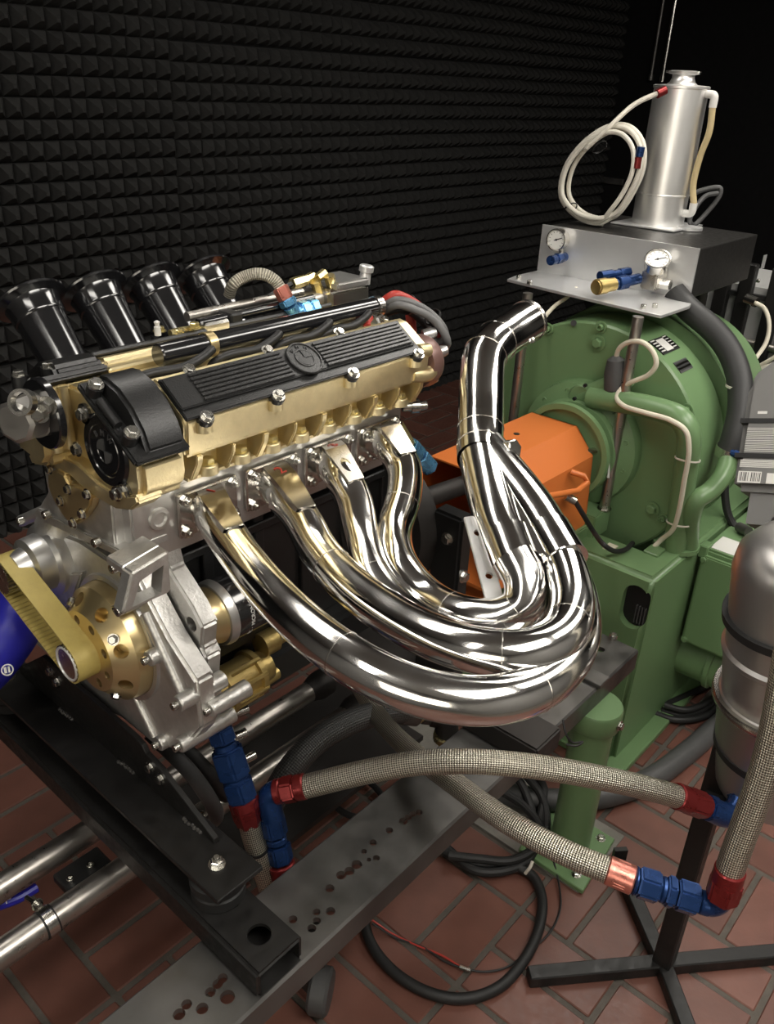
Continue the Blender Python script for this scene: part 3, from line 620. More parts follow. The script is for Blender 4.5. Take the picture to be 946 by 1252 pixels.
# cylinder block, sump
part('cylinder_block', MB().box((.60, .955, .74), (1.13, 1.13, 1.035)).bevel(.006, 2), K['black_crackle'], en)
part('sump', MB().box((.60, .92, .665), (1.10, 1.13, .745)).bevel(.012, 2), K['black_crackle'], en)
b = MB()
for k in range(5): b.box((.68+k*.105, .945, .80), (.70+k*.105, .958, 1.02))
b.box((.62, .94, .985), (1.1, .957, 1.0)); part('block_rib', b.bevel(.002, 1), K['black_crackle'], en)
part('bell_housing', MB().lathe([(0, .14), (.03, .155), (.04, .155)], (1.12, 1.0, .862), AX, 40), K['steel_side'], en)  # sized and darkened to block light from the open shaft guard
# cylinder head
hd = part('cylinder_head', MB().box((.545, .915, 1.028), (1.108, 1.075, 1.148)).bevel(.003, 2), K['alu_mach'], en)
part('head_top_flange', MB().box((.60, .910, 1.133), (1.106, .93, 1.1485)).bevel(.0015, 1), K['alu_mach'], en)
part('core_plug', MB().lathe([(0, .017), (.004, .016), (.0045, .011), (.001, .009)], (0.588,0.915,1.0914), (0, -1, 0), 20), K['alu'], en)
# upper timing case (silver, below the gold)
up = [(1.1155,1.1421), (1.1127,1.0847), (1.1489,1.0413), (1.1163,1.0366), (1.0268,1.0462), (0.9376,1.05), (0.9356,1.1246), (0.9842,1.1421)]
part('timing_case_upper', MB().prism('x', up, .53, .60).bevel(.003, 2), K['alu'], en)
jf = [(1.1441,1.0452), (1.1072,1.0477), (1.0145,1.0559), (0.9137,1.0649), (0.9119,1.0527), (1.0227,1.0393), (1.1172,1.0286), (1.1616,1.0274)]
part('joint_flange', MB().prism('x', jf, .524, .60).bevel(.002, 2), K['alu'], en)
for q in ((0.522,1.1022,1.0531), (0.522,0.9658,1.0601), (0.53,1.2128,0.9972)): bolt(en, q, (-1, 0, 0), .0068, 'socket', name='case_bolt')
# lower timing case: front cover + rim behind it
lo = [(1.2294,0.9757), (1.0909,1.0001), (0.9904,0.9988), (0.9366,1.008), (0.9064,0.9691), (0.8687,0.9283), (0.8071,0.8822), (0.8057,0.8388), (0.8038,0.799), (0.85,0.7334), (0.9238,0.6842), (1.0251,0.6833), (1.188,0.6414), (1.2654,0.6914), (1.2299,0.7806), (1.2235,0.8643), (1.2682,0.881), (1.2769,0.9259)]
part('timing_case', MB().prism('x', lo, .555, .588).bevel(.005, 3), K['alu'], en)
lr = [(1.1422,0.9979), (0.923,1.0591), (0.9081,1.0085), (0.858,0.969), (0.8357,0.9427), (0.8424,0.9045), (0.8321,0.8907), (0.8397,0.8397), (0.8365,0.8041), (0.8434,0.7648), (0.8639,0.727), (0.9194,0.6746), (1.0805,0.631), (1.3037,0.6168), (1.3255,0.756), (1.3076,0.9185)]
b = MB().prism('x', lr, .592, .622).bevel(.004, 2); b.cut(MB().cyl((.57, *(0.8619,0.9374)), (.608, *(0.8619,0.9374)), .0115, n=20)); part('timing_case_rim', b, K['alu'], en)
part('drain_hole_shade', MB().cyl((.6072, *(0.8619,0.9374)), (.6082, *(0.8619,0.9374)), .0115, n=20), K['black_plain'], en)  # black disc puts shade at the bottom of the blind hole
# ribs and bolt towers on the lower case
for a_, b_ in [((178,745), (232,855)), ((165,770), (205,905)), ((205,790), (225,870))]: pass
for q0, q1, r in [((0.558,0.9201,0.9472), (0.558,0.8425,0.8382), .011), ((0.556,0.9759,0.7627), (0.556,0.931,0.7062), .008), ((0.556,0.9692,1.0073), (0.556,0.937,0.9515), .009)]:
    part('case_rib', MB().tube([q0, q1], r, 12), K['alu'], en)
for q, l in [((0.535,0.8933,0.8885), .06), ((0.53,0.8203,0.8513), .08), ((0.54,0.8415,0.7537), .10), ((0.545,0.908,0.7111), .05), ((0.525,0.9376,0.9629), .06), ((0.57,0.8016,0.8277), .07)]:
    part('bolt_tower', MB().lathe([(0, .011), (.002, .0125), (l, .014)], q, AX, 20), K['alu'], en)
    bolt(en, (q[0]-.001, q[1], q[2]), (-1, 0, 0), .0062, 'socket', name='case_bolt')
for q in ((0.548,1.1804,0.9746), (0.548,1.135,0.9175)): bolt(en, q, (-1, 0, 0), .0075, 'socket', name='case_bolt')
# black blobs painting the shade of pockets in the rim face
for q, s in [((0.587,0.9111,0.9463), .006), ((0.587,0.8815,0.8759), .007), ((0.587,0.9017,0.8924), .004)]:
    part('casting_pocket_shade', MB().ball(q, s, (.3, 1, 1.3), 6), K['black_plain'], en)
# triangular bracket with window
p0, p1, p2, p3 = (0.49,1.0784), (0.5482,1.0887), (0.5463,1.0248), (0.4696,1.0246)
b = MB().prism('y', [p0, p1, p2, p3], .835, .858)
w0, w1, w2, w3 = (0.5004,1.0617), (0.5375,1.0707), (0.5299,1.0309), (0.4859,1.0295)
b.bevel(.003, 2); b.cut(MB().prism('y', [w0, w1, w2, w3], .80, .90)); part('window_bracket', b, K['alu'], en, ang=25)
part('bracket_top', MB().prism('y', [p0, p1, (p1[0], p1[1]-.012), (p0[0], p0[1]-.012)], .856, .895).bevel(.002, 1), K['alu'], en)
for q in ((0.535,0.9488,1.0207), (0.53,0.9097,1.0277), (0.51,0.9029,0.9822)): bolt(en, q, (-1, 0, 0), .0075, 'socket', name='bracket_bolt')
part('bracket_pillar', MB().tube([(0.548,0.9779,1.007), (0.56,0.9532,1.0152), (0.62,0.9485,1.0149)], .014, 14), K['alu'], en)
# crank hub with holes
HC = (1.004, .862)
pf = [(.0, .034), (.0, .066), (.003, .069), (.024, .091), (.027, .094), (.042, .0965), (.056, .0965), (.056, .03)]
b = MB().lathe(pf, (.502, *HC), AX, 72); c = MB()
for k in range(8):
    a = radians(-22+k*45); d = V((0, cos(a+pi), sin(a))); d = V((0, -cos(a), sin(a)))
    o = V((.5145, *HC))+d*.0805; nrm = (d*.72+V((-.69, 0, 0))).normalized(); c.cyl(o-nrm*.030, o+nrm*.01, .0115, n=18)
    a += radians(0); d = V((0, -cos(a), sin(a))); o = V((.502, *HC))+d*.052; c.cyl(o-V((.01, 0, 0)), o+V((.02, 0, 0)), .0078, n=14)
b.cut(c); hb = part('crank_hub', b, K['gold_smooth'], en, ang=28)
for k in (0, 2, 4, 6):
    a = radians(-52+k*45+90*0); d = V((0, -cos(a), sin(a))); bolt(hb, V((.512, *HC))+d*.078, (-.72, d.y*.7, d.z*.7), .006, 'hex')
part('crank_seal_ring', MB().ring([(0, .0975), (.008, .0975), (.008, .108), (0, .106)], (.550, *HC), AX, 64), K['alu_mach'], en)
# toothed pulleys and belt
PC, PR_ = (1.004, .858), .030
WC = (1.1854,0.9299)
b = MB()
def pulley(c, r, x0, x1):
    n = 22; pts_ = []
    for k in range(n):
        for f, rr in ((-.25, r), (.2, r), (.3, r-.003), (.7, r-.003)):
            a = 2*pi*(k+f)/n; pts_.append((c[0]+rr*cos(a), c[1]+rr*sin(a)))
    return MB().prism('x', pts_, x0, x1)
pl = part('crank_pulley', pulley(PC, PR_, .466, .505), K['zinc'], en)
part('pulley_cup', MB().lathe([(.003, .004), (.003, .009), (.010, .011), (.009, .020), (0, .0255), (0, .028), (.03, .028)], (.4645, *PC), AX, 32), K['cup'], pl)
part('water_pump_pulley', pulley(WC, .030, .466, .505), K['zinc'], en)
d = V((0, WC[0]-PC[0], WC[1]-PC[1])); Lb = d.length; d.normalize(); nn = V((0, -d.z, d.y)); P_ = V((0, *PC)); W_ = V((0, *WC)); rr = .0325
loop = []
for k in range(13): a = pi*k/12; loop.append(P_+(nn*cos(a)-d*sin(a))*rr)
for k in range(13): a = pi*k/12; loop.append(W_+(-nn*cos(a)+d*sin(a))*rr)
# reorder to a closed loop: down one strand, round, up the other
loop = [P_+(nn*cos(pi*k/14)-d*sin(pi*k/14))*rr for k in range(15)]+[W_+(-nn*cos(pi*k/14)+d*sin(pi*k/14))*rr for k in range(15)]
m_ = []
for i, q in enumerate(loop[:-1] if False else loop):
    nx = loop[(i+1) % len(loop)]; st = max(1, int((nx-q).length/.004))
    m_ += [q.lerp(nx, j/st) for j in range(st)]
n = len(m_); b = MB(); vs = []
cen = sum(m_, V())/n
for i, q in enumerate(m_):
    tg = (m_[(i+1) % n]-m_[i-1]).normalized(); nr = V((0, tg.z, -tg.y))
    if nr.dot(q-(P_+d*max(0, min(Lb, (q-P_).dot(d))))) < 0: nr = -nr
    ti = -.0035 if i % 2 else -.0015
    for x, o_ in ((.467, .0005), (.503, .0005), (.503, ti), (.467, ti)): vs.append((x, q.y+nr.y*o_, q.z+nr.z*o_))
b.add(vs, [(4*i+k, 4*i+(k+1) % 4, 4*((i+1) % n)+(k+1) % 4, 4*((i+1) % n)+k) for i in range(n) for k in range(4)])
K['belt'] = mat('olive_toothed_belt', (.43, .34, .105), .1, .5, .1, 300, .05)
part('toothed_belt', b, K['belt'], en, 'olive yellow toothed belt')
# water pump body
wp = (1.199,0.9208)
part('water_pump', MB().lathe([(-.02, .028), (0, .034), (.004, .046), (.03, .048), (.034, .060), (.045, .062), (.10, .066)], (.505, WC[0]-.01, WC[1]+.005), AX, 40), K['alu_mach'], en)
part('pump_outlet', MB().tube([(.575, WC[0]+.0, WC[1]+.04), (.58, WC[0]-.03, WC[1]+.085), (.59, WC[0]-.06, WC[1]+.12)], .042, 20), K['alu'], en)
part('thermostat_lug', MB().tube([(0.55,1.2653,0.9685), (0.57,1.2008,1.0081)], .010, 12), K['alu'], en)
part('pump_bracket', MB().prism('x', [(1.2101,0.8859), (1.0731,0.9532), (1.1193,0.8792), (1.214,0.7932)], .545, .56).bevel(.003, 2), K['alu'], en)
# heart shaped cover
hp = [(1.0475,1.1453), (1.0283,1.1441), (1.0182,1.1324), (0.996,1.1375), (0.9754,1.1372), (0.9602,1.1326), (0.9679,1.1149), (0.9947,1.0872), (1.0262,1.0621), (1.0504,1.0716), (1.0693,1.086), (1.0817,1.1081), (1.076,1.1295)]
part('heart_cover', MB().prism('x', hp, .516, .532).bevel(.003, 2), K['gold_smooth'], en)
for q in ((0.515,1.0633,1.1416), (0.515,1.0172,1.1256), (0.515,1.0436,1.0983), (0.515,0.967,1.1357), (0.515,0.9877,1.0982), (0.515,1.017,1.0729)): bolt(en, q, (-1, 0, 0), .0055, 'hex', name='cover_bolt')

# gold cam housing
cp = [(.918, 1.147), (.904, 1.150), (.902, 1.186), (.864, 1.193), (.8605, 1.240), (.866, 1.252), (.912, 1.283), (.934, 1.287), (.95, 1.270), (1.03, 1.270), (1.046, 1.287), (1.068, 1.283), (1.11, 1.254), (1.118, 1.245), (1.114, 1.195), (1.08, 1.182), (1.065, 1.147)]
ch_ = part('cam_housing', MB().prism('x', cp, .605, 1.112).bevel(.005, 3), K['gold'], en)
EX_ = [(.968, 1.283), (.853, 1.211), (.851, 1.180), (.856, 1.162), (.870, 1.149), (.90, 1.143), (.945, 1.150), (.975, 1.165), (.985, 1.2), (.982, 1.262)]
part('cam_housing_front', MB().prism('x', EX_, .527, .598).bevel(.008, 4), K['gold'], en)
IN_ = [(1.034, 1.278), (1.026, 1.25), (1.026, 1.17), (1.045, 1.150), (1.11, 1.158), (1.135, 1.205), (1.125, 1.228)]
part('cam_housing_front', MB().prism('x', IN_, .497, .60).bevel(.010, 4), K['gold'], en)
wb_ = MB().prism('x', [(.95, 1.15), (1.05, 1.15), (1.05, 1.268), (.95, 1.268)], .540, .615).bevel(.004, 2); part('housing_web', wb_, K['gold'], en)
for x in (.512, .532): part('housing_pad', MB().tube([(x, 1.026, 1.18), (x, 1.028, 1.268)], .007, 12), K['gold'], en)
ef = [(1.1209,1.153), (1.0582,1.1662), (0.9977,1.1695), (0.9478,1.1571), (0.9022,1.1539), (0.8591,1.1691), (0.8535,1.1596), (0.8744,1.1426), (0.9141,1.1303), (0.9696,1.13), (1.021,1.1421), (1.0841,1.1365), (1.1294,1.1243), (1.1374,1.1375)]
part('front_flange', MB().prism('x', ef, .521, .56).bevel(.003, 2), K['gold'], en)
for q in ((0.52,1.115,1.1606), (0.52,1.0355,1.1898), (0.52,0.9865,1.194), (0.52,0.9003,1.1576)): bolt(en, q, (-1, 0, 0), .0072, 'hex', name='flange_bolt')
# nut pockets along the lower edge
for k in range(9):
    x0 = .628+k*.0588; big = k % 2 == 0; hw = .0055 if big else .003
    b = MB().prism('x', [(.906, 1.149), (.882, 1.149), (.866, 1.178), (.864, 1.192), (.906, 1.19)], x0-hw, x0+hw)
    part('pocket_rib', b.bevel(.0015, 2), K['gold'], ch_)
    if k == 8: break
    part('pocket_boss', MB().lathe([(0, .0165), (.012, .0155), (.014, .0135)], (x0+.0294, .891, 1.149), (0, 0, 1), 18), K['gold'], ch_)
    bolt(ch_, (x0+.0294, .889, 1.163), (0, 0, 1), .0085, 'hex', 'brass', name='stud_nut')
part('pocket_ledge', MB().box((.62, .885, 1.1475), (1.11, .918, 1.152)), K['gold'], ch_)
# exhaust side ribbed cover
s_ = V((0, .048, .0335)).normalized(); nrm = V((0, -s_.z, s_.y)); o_ = V((.604, .8615, 1.2485))
cv = MB().obox(o_, AX, s_, nrm, (0, -.004, 0), (.477, .066, .006)); cv.obox(o_, AX, s_, nrm, (0, .010, .006), (.469, .062, .011)); cv.bevel(.0015, 2)
cvo = part('cam_cover', cv, K['black_crackle'], en, 'black ribbed cam cover with raised roundel')
b = MB()
for k in range(7):
    y = .0125+k*.0068
    b.obox(o_, AX, s_, nrm, (.039, y, .0105), (.199, y+.0050, .0142)); b.obox(o_, AX, s_, nrm, (.267, y, .0105), (.461, y+.0050, .0142))
    if k in (0, 6): b.obox(o_, AX, s_, nrm, (.200, y, .0105), (.268, y+.0050, .0142)) if False else None
part('cover_ribs', b.bevel(.0008, 1), K['rib'], cvo)
rc = o_+V((.2345, 0, 0))+s_*.0355+nrm*.0115
part('roundel', MB().lathe([(0, .0295), (.003, .0295), (.004, .0285), (.004, .0265), (.0022, .026), (.0022, .017), (.0036, .0165), (.0036, .0145), (.0024, .014)], rc, nrm, 48), K['rib'], cvo)
b = MB()
for q in (0, 2):
    a0 = q*pi/2; pl_ = [(0, 0)]+arc((0, 0), .0138, a0, a0+pi/2, 8)
    vs = [rc+V(AX)*x+s_*y+nrm*z for z in (.002, .0036) for x, y in pl_]; n = len(pl_)
    b.add(vs, [tuple(range(n))[::-1], tuple(range(n, 2*n))]+[(i, (i+1) % n, n+(i+1) % n, n+i) for i in range(n)])
part('roundel_quarter', b, K['black_crackle'], cvo)
b = MB()
for ch1, th in (('B', 130), ('M', 90), ('W', 50)):
    th = radians(th); c0 = rc+nrm*.0026+(V(AX)*cos(th)+s_*sin(th))*.0212
    tx = V(AX)*sin(th)-s_*cos(th); b.mesh(text(ch1, .0085, .0008), frame(c0, tx, V(AX)*cos(th)+s_*sin(th)))
part('roundel_lettering', b, K['black_crackle'], cvo)
for x in (.627, .752, .905, 1.062):
    part('cover_lug', MB().cyl(V((x+.006, .859, 1.238)), V((x+.006, .859, 1.238))+nrm*.013, .0108, n=20).bevel(.002, 1), K['black_crackle'], cvo)
    part('housing_lug', MB().tube([(x+.006, .8585, 1.226), V((x+.006, .8595, 1.241))], .0115, 16), K['gold'], ch_)
    bolt(cvo, V((x+.006, .859, 1.238))+nrm*.013, nrm, .0066, 'hex')
for x in (.66, .80, .95): bolt(cvo, V((x, .923, 1.287))+nrm*.003, nrm, .0065, 'hex')
part('rear_lug', MB().tube([(1.075, .872, 1.205), (1.115, .866, 1.200), (1.135, .868, 1.212)], .012, 14), K['gold'], ch_)
part('rear_lug', MB().tube([(1.085, .868, 1.246), (1.112, .868, 1.243)], .012, 14), K['gold'], ch_)
# intake side cover (mirrored, seen from behind)
b = MB().obox((.603, 1.1185, 1.2485), AX, (0, -s_.y, s_.z), (0, nrm.y*-1, nrm.z), (0, -.004, 0), (.478, .066, .008)).bevel(.002, 1); part('cam_cover', b, K['black_crackle'], en)
# arched front caps: a flange plate on the sloping face with a domed ridge on it
def capparts(mir, x0, x1, dome0, parent_label):
    m_ = (lambda p: p) if not mir else (lambda p: (1.99-p[0]+.0, p[1]-.004))
    fl = [m_(p) for p in [(.970, 1.284), (.851, 1.210), (.845, 1.217), (.964, 1.292)]]
    dm = [m_(p) for p in [(.966, 1.287), (.855, 1.215), (.850, 1.224), (.861, 1.250), (.882, 1.275), (.908, 1.293), (.935, 1.301), (.957, 1.299)]]
    p_ = part('cam_cap', MB().prism('x', fl, x0, x1).bevel(.003, 2), K['black_crackle'], en, parent_label)
    part('cap_dome', MB().prism('x', dm, dome0, x1-.004).bevel(.007, 4), K['black_crackle'], p_, ang=40)
    return p_
cpf = capparts(False, .519, .602, .540, 'arched black cap over the front cam end')
nc = V((0, -.53, .848))
for q in ((.530, .947, 1.279), (.530, .876, 1.235)):
    part('cap_boss', MB().cyl(V(q), V(q)+nc*.018, .0105, n=18).bevel(.002, 1, 50), K['black_crackle'], cpf); bolt(cpf, V(q)+nc*.018, nc, .0068, 'hex')
part('cap_groove', MB().tube([V((.527, .93, 1.273))+nc*.004, V((.527, .893, 1.250))+nc*.004], .006, 12), K['black_crackle'], cpf)
cpi = capparts(True, .489, .60, .525, None)
for q in ((0.492,1.0626,1.2836), (0.528,1.0509,1.2901)):
    part('cap_boss', MB().cyl((q[0], q[1], q[2]-.022), q, .010, n=16), K['black_crackle'], cpi); bolt(cpi, q, (0, 0, 1), .0066, 'hex')
# oval black plate with roundel, and the distributor plate
oc = (.925, 1.209)
ov_ = MB().lathe([(0, .0505), (.006, .0505), (.009, .047), (.009, .036), (.0075, .035), (.0075, .032), (.0085, .031), (.0085, .018), (.0075, .0172)], (.532, *oc), (-1, 0, 0), 56)
for sx, sz in ((.040, .040), (-.036, -.046)): ov_.cyl((.532, oc[0]+sx, oc[1]+sz), (.523, oc[0]+sx, oc[1]+sz), .014, n=20)
op_ = part('front_cap_plate', ov_, K['black_gloss'], en, 'round black end plate with raised roundel')
b = MB()
for q in (0, 2):
    pl_ = [(0, 0)]+arc((0, 0), .0165, q*pi/2, q*pi/2+pi/2, 8); b.prism('x', [(oc[0]+x, oc[1]+y) for x, y in pl_], .5225, .5245)
part('roundel_quarter', b, K['hose_grey'], op_)
b = MB()
for ch1, th in (('B', 128), ('M', 90), ('W', 52)):
    th = radians(th); b.mesh(text(ch1, .012, .0006), frame((.5233, oc[0]-cos(th)*.0248, oc[1]+sin(th)*.0248), (0, -sin(th), -cos(th)), (0, -cos(th), sin(th))))
part('roundel_lettering', b, K['hose_grey'], op_)
for sx, sz in ((.040, .040), (-.036, -.046)): bolt(op_, (.523, oc[0]+sx, oc[1]+sz), (-1, 0, 0), .0075, 'hex')
K['pump_grey'] = mat('grey_zinc_casting', (.38, .365, .34), .85, .36, 0, 60, .06, .05)
dc = (1.0116,1.2439)
dp = part('drive_plate', MB().lathe([(0, .048), (.008, .048), (.010, .046)], (.498, dc[0], dc[1]), (-1, 0, 0), 48), K['black_gloss'], en)
db = (0.488,1.0183,1.2432); de = (0.446,0.9978,1.2475)
fpump = part('pump_body', MB().lathe([(0, .030), (.010, .030), (.011, .024), (.036, .024), (.040, .019)], db, V(de)-V(db), 32), K['pump_grey'], en)
part('pump_hex', MB().lathe([(0, .0285), (.034, .0285), (.038, .023)], V(db).lerp(V(de), .2), V(de)-V(db), 8), K['pump_grey'], fpump)
part('ring_clip', MB().ring([(0, .0125), (.012, .0125), (.012, .0165), (0, .0165)], (0.452,0.9705,1.2804), (-.8, -.5, .35), 28), K['chrome_dull'], fpump)
for q in ((0.47,0.9738,1.2612), (0.48,0.972,1.269)): bolt(fpump, q, (-.8, -.6, 0), .0085, 'hex')
part('hose_stub', MB().cyl((0.47,1.0705,1.2285), (0.46,1.0933,1.2223), .013, n=14), K['chrome_dull'], fpump)
# spark lead conduit over the centre
cy, cz = .985, 1.296
cdt = part('lead_conduit', MB().tube([(.655, cy, cz), (1.115, cy, cz)], .0165, 24).bevel(.002, 1, 60), K['black_gloss'], en)
for x in (.735, 1.10): part('conduit_band', MB().ring([(0, .0168), (.014, .0168), (.014, .0185), (0, .0185)], (x, cy, cz), AX, 28), K['gold_smooth'] if x < 1 else K['chrome_dull'], cdt)
part('rear_clamp', MB().prism('x', [(cy-.03, 1.262), (cy+.025, 1.262), (cy+.02, 1.29), (cy-.012, 1.282)], 1.095, 1.118).bevel(.003, 1), K['alu_mach'], cdt)
bolt(cdt, (1.106, cy-.022, 1.276), (0, -.5, 1), .006, 'hex')
for xs, xe in ((.735, .585), (.865, .725), (.975, .845), (1.07, .945)):
    part('spark_lead', MB().tube([(xs, cy-.018, cz-.002), (xs-.02, cy-.026, cz-.006), (xs-.06, cy-.034, cz-.012), (xe+.03, cy-.03, cz-.012), (xe+.008, cy-.022, cz-.022), (xe, cy-.016, cz-.045)], .0068, 12), K['black_plain'], cdt)
# silver fuel spacer, valley plate
part('valley_plate', MB().box((.60, 1.02, 1.262), (1.08, 1.075, 1.280)).bevel(.003, 1), K['gold'], en)
K['pink_gold'] = K['gold']
# thin fuel rail rods
for dy_, zz in ((.0, 1.300), (.028, 1.306)):
    part('fuel_rail', MB().tube([(.80, 1.085+dy_, zz-.004), (1.05, 1.085+dy_, zz)], .008, 14), K['black_gloss'] if not dy_ else K['steel_tube'], en)
part('injector_block', MB().box((.80, 1.065, 1.272), (.85, 1.10, 1.30)).bevel(.004, 1), K['chrome_dull'], en)
part('rail_clamp', MB().box((.855, 1.07, 1.285), (.88, 1.11, 1.305)).bevel(.003, 1), K['black_plain'], en)
for q in ((0.7386,1.1,1.292), (0.757,1.08,1.2891), (0.7825,1.07,1.297)): bolt(en, q, (0, 0, 1), .007, 'hex', 'brass', name='fitting_nut')
part('banjo_fitting', MB().tube([(0.7437,1.08,1.2914), (0.7695,1.08,1.2921), (0.8003,1.08,1.2867)], .006, 10), K['brass'], en)
part('lever_pin', MB().lathe([(0, .005), (.013, .005), (.014, .003), (.02, .0045), (.022, .002)], (0.7083,1.06,1.2994), (0, 0, 1), 14), K['white'], en)
# intake trumpets
TO = (0.6899,1.4,1.2886)
ta = V((0, .71, .70)).normalized()
for k in range(4):
    o = V((TO[0]+.12*k, TO[1], TO[2]))
    tr = part('intake_trumpet', MB().lathe([(-.20, .033), (-.165, .0345), (-.040, .0425), (-.038, .044), (-.034, .0445), (-.014, .0455), (-.007, .048), (-.003, .056), (-.001, .061), (.002, .0625), (.0045, .061), (.004, .055), (-.004, .045), (-.03, .040), (-.19, .028)], o, ta, 48), K['black_gloss'], en)
    part('throttle_body', MB().lathe([(-.34, .036), (-.25, .036), (-.245, .040), (-.20, .040), (-.198, .034)], o, ta, 28), K['black_crackle'], tr)
    bolt(tr, o+ta*-.17+V((.034, -.02, 0)), (1, 0, 0), .007, 'hex')
    part('trumpet_stay', MB().cyl(o+ta*-.13+V((.03, -.03, 0)), o+ta*-.21+V((.028, -.03, 0)), .003, n=8), K['zinc'], tr)
part('intake_manifold', MB().prism('x', [(1.07, 1.05), (1.07, 1.13), (1.14, 1.11), (1.20, 1.06), (1.14, 1.0)], .62, 1.10).bevel(.01, 2), K['alu'], en)
# fuel distributor block and brass fittings behind
fb = MB().box((1.10, 1.09, 1.245), (1.21, 1.17, 1.305)).bevel(.008, 2); fbo = part('metering_unit', fb, K['chrome_dull'], en)
part('metering_neck', MB().tube([(1.06, 1.13, 1.28), (1.11, 1.125, 1.285)], .020, 16), K['steel_tube'], fbo)
part('metering_cap', MB().lathe([(0, .012), (.02, .010), (.022, .014), (.032, .014), (.034, .011)], (1.20, 1.10, 1.305), (.1, -.1, 1), 18), K['alu_sheet'], fbo)
part('metering_lid', MB().box((1.115, 1.085, 1.303), (1.20, 1.165, 1.318)).bevel(.004, 2), K['alu_mach'], fbo)
for a, b2, r in [((1.1047,1.12,1.2856), (1.0899,1.12,1.3188), .010), ((1.1288,1.11,1.296), (1.1154,1.11,1.3275), .0105), ((1.0769,1.13,1.3217), (1.0427,1.13,1.3189), .0105), ((1.0954,1.13,1.3267), (1.0789,1.13,1.3229), .008), ((1.1148,1.12,1.3319), (1.0961,1.12,1.3239), .008)]:
    part('brass_fitting', MB().cyl(a, b2, r, n=6), K['brass'], fbo)
part('black_line', MB().tube([(1.0427,1.13,1.3189), (1.0182,1.14,1.3074), (0.9843,1.15,1.2902), (0.9583,1.16,1.272)], .005, 8), K['black_plain'], fbo)
# ignition cover and leads at the rear
ig = part('ignition_cover', MB().lathe([(0, .045), (.02, .047), (.03, .043), (.045, .03), (.05, .02)], (1.118, .900, 1.212), AX, 36), K['dist'], en)
for q in [((1.16,0.9178,1.2496)), ((1.16,0.8895,1.2232)), ((1.16,0.9296,1.179)), ((1.15,0.8998,1.1731))]:
    part('lead_terminal', MB().lathe([(0, .010), (.014, .011), (.024, .008)], q, (.8, -.5, .2), 14), K['alu_mach'], ig)
WL = [('red_wire', .0085, [(1.1295,0.985,1.3024), (1.138,0.97,1.314), (1.1579,0.96,1.3072), (1.1713,0.94,1.2945), (1.1955,0.92,1.2697), (1.2064,0.91,1.2505), (1.2121,0.92,1.2277), (1.2047,0.93,1.2116)]),
      ('grey_wire', .007, [(1.1257,0.985,1.2943), (1.1334,0.96,1.3079), (1.1547,0.94,1.3027), (1.1823,0.92,1.2835), (1.1923,0.9,1.2624), (1.2017,0.9,1.243), (1.1965,0.91,1.2328), (1.1828,0.93,1.2399)]),
      ('grey_wire', .007, [(1.1305,0.985,1.2863), (1.1289,0.95,1.3019), (1.1502,0.93,1.2938), (1.1776,0.91,1.276), (1.1935,0.89,1.2436), (1.2063,0.9,1.224), (1.2046,0.92,1.2077)]),
      ('black_plain', .007, [(1.1309,0.985,1.2804), (1.1623,0.97,1.2858), (1.2058,0.96,1.2599), (1.2194,0.95,1.2399), (1.2268,0.95,1.2154)]),
      ('red_wire', .0095, [(1.1982,0.985,1.2864), (1.1992,0.98,1.2601), (1.1973,0.975,1.24), (1.1901,0.97,1.227)]),
      ('red_wire', .007, [(1.0589,0.96,1.2727), (1.0675,0.97,1.2778), (1.081,0.975,1.2831)]),
      ('grey_wire', .005, [(1.2096,0.92,1.2067), (1.2088,0.925,1.1824), (1.2048,0.93,1.1647), (1.2012,0.94,1.1534)])]
for m, r, p in WL: part('ignition_lead', MB().tube(p, r, 12), K[m], ig, {'red_wire': 'red ignition lead'}.get(m))
part('lead_tie', MB().ring([(-.003, .017), (.003, .017), (.003, .019), (-.003, .019)], (1.1693,0.965,1.2944), (1, 0, -.3), 18), K['black_plain'], ig)
part('lead_tie', MB().ring([(-.003, .015), (.003, .015), (.003, .017), (-.003, .017)], (1.1941,0.925,1.2748), (.7, -.2, -.6), 18), K['black_plain'], ig)
# rear water fittings
rf = part('rear_fitting', MB().lathe([(0, .010), (.015, .010), (.016, .014), (.03, .014), (.031, .009), (.045, .009)], (1.1283,0.93,1.1205), (.8, -.6, 0), 16), K['zinc'], en)
e0, e1 = V((1.1108,0.92,1.0753)), V((1.1746,0.9,1.0002))
part('brass_stem', MB().cyl((1.117,0.93,1.0868), e0.lerp(e1, .35), .012, n=12), K['brass'], rf)
part('blue_nut', MB().cyl(e0.lerp(e1, .36), e0.lerp(e1, .68), .0185, n=6).bevel(.002, 1, 40), K['blue_lt'], rf, 'light blue hose nut')
part('blue_nut', MB().cyl(e0.lerp(e1, .72), e1.lerp(e0, -.12), .0185, n=6).bevel(.002, 1, 40), K['blue_lt'], rf, 'light blue hose nut')

# oil filter
fy, fz = .898, .906
of = part('oil_filter', MB().lathe([(0, .049), (.004, .0515), (.10, .0515), (.106, .049), (.112, .04)], (.667, fy, fz), AX, 56), K['black_gloss'], en)
part('filter_seat', MB().ring([(-.008, .044), (-.008, .051), (0, .0535), (.006, .0535), (.006, .044)], (.662, fy, fz), AX, 56), K['alu_mach'], of)
part('filter_housing', MB().lathe([(-.036, .043), (-.02, .0425), (-.014, .0455), (-.002, .0475)], (.662, fy, fz), AX, 48), K['gold_smooth'], of)
def wraptext(sx, size, x, th0, wgt=.0003):
    me = text(sx, size, wgt); b = MB(); b.bm.from_mesh(me)
    for v in b.bm.verts:
        th = th0+v.co.x/.0515; r = .0518+v.co.z; v.co = V((x-v.co.y, fy-r*cos(th), fz+r*sin(th)))
    return b
b = wraptext('PC  ·  MICRONIC OK  ·  PL JP', .0095, .695, .42); part('filter_lettering', b, K['white'], of, 'small white lettering')
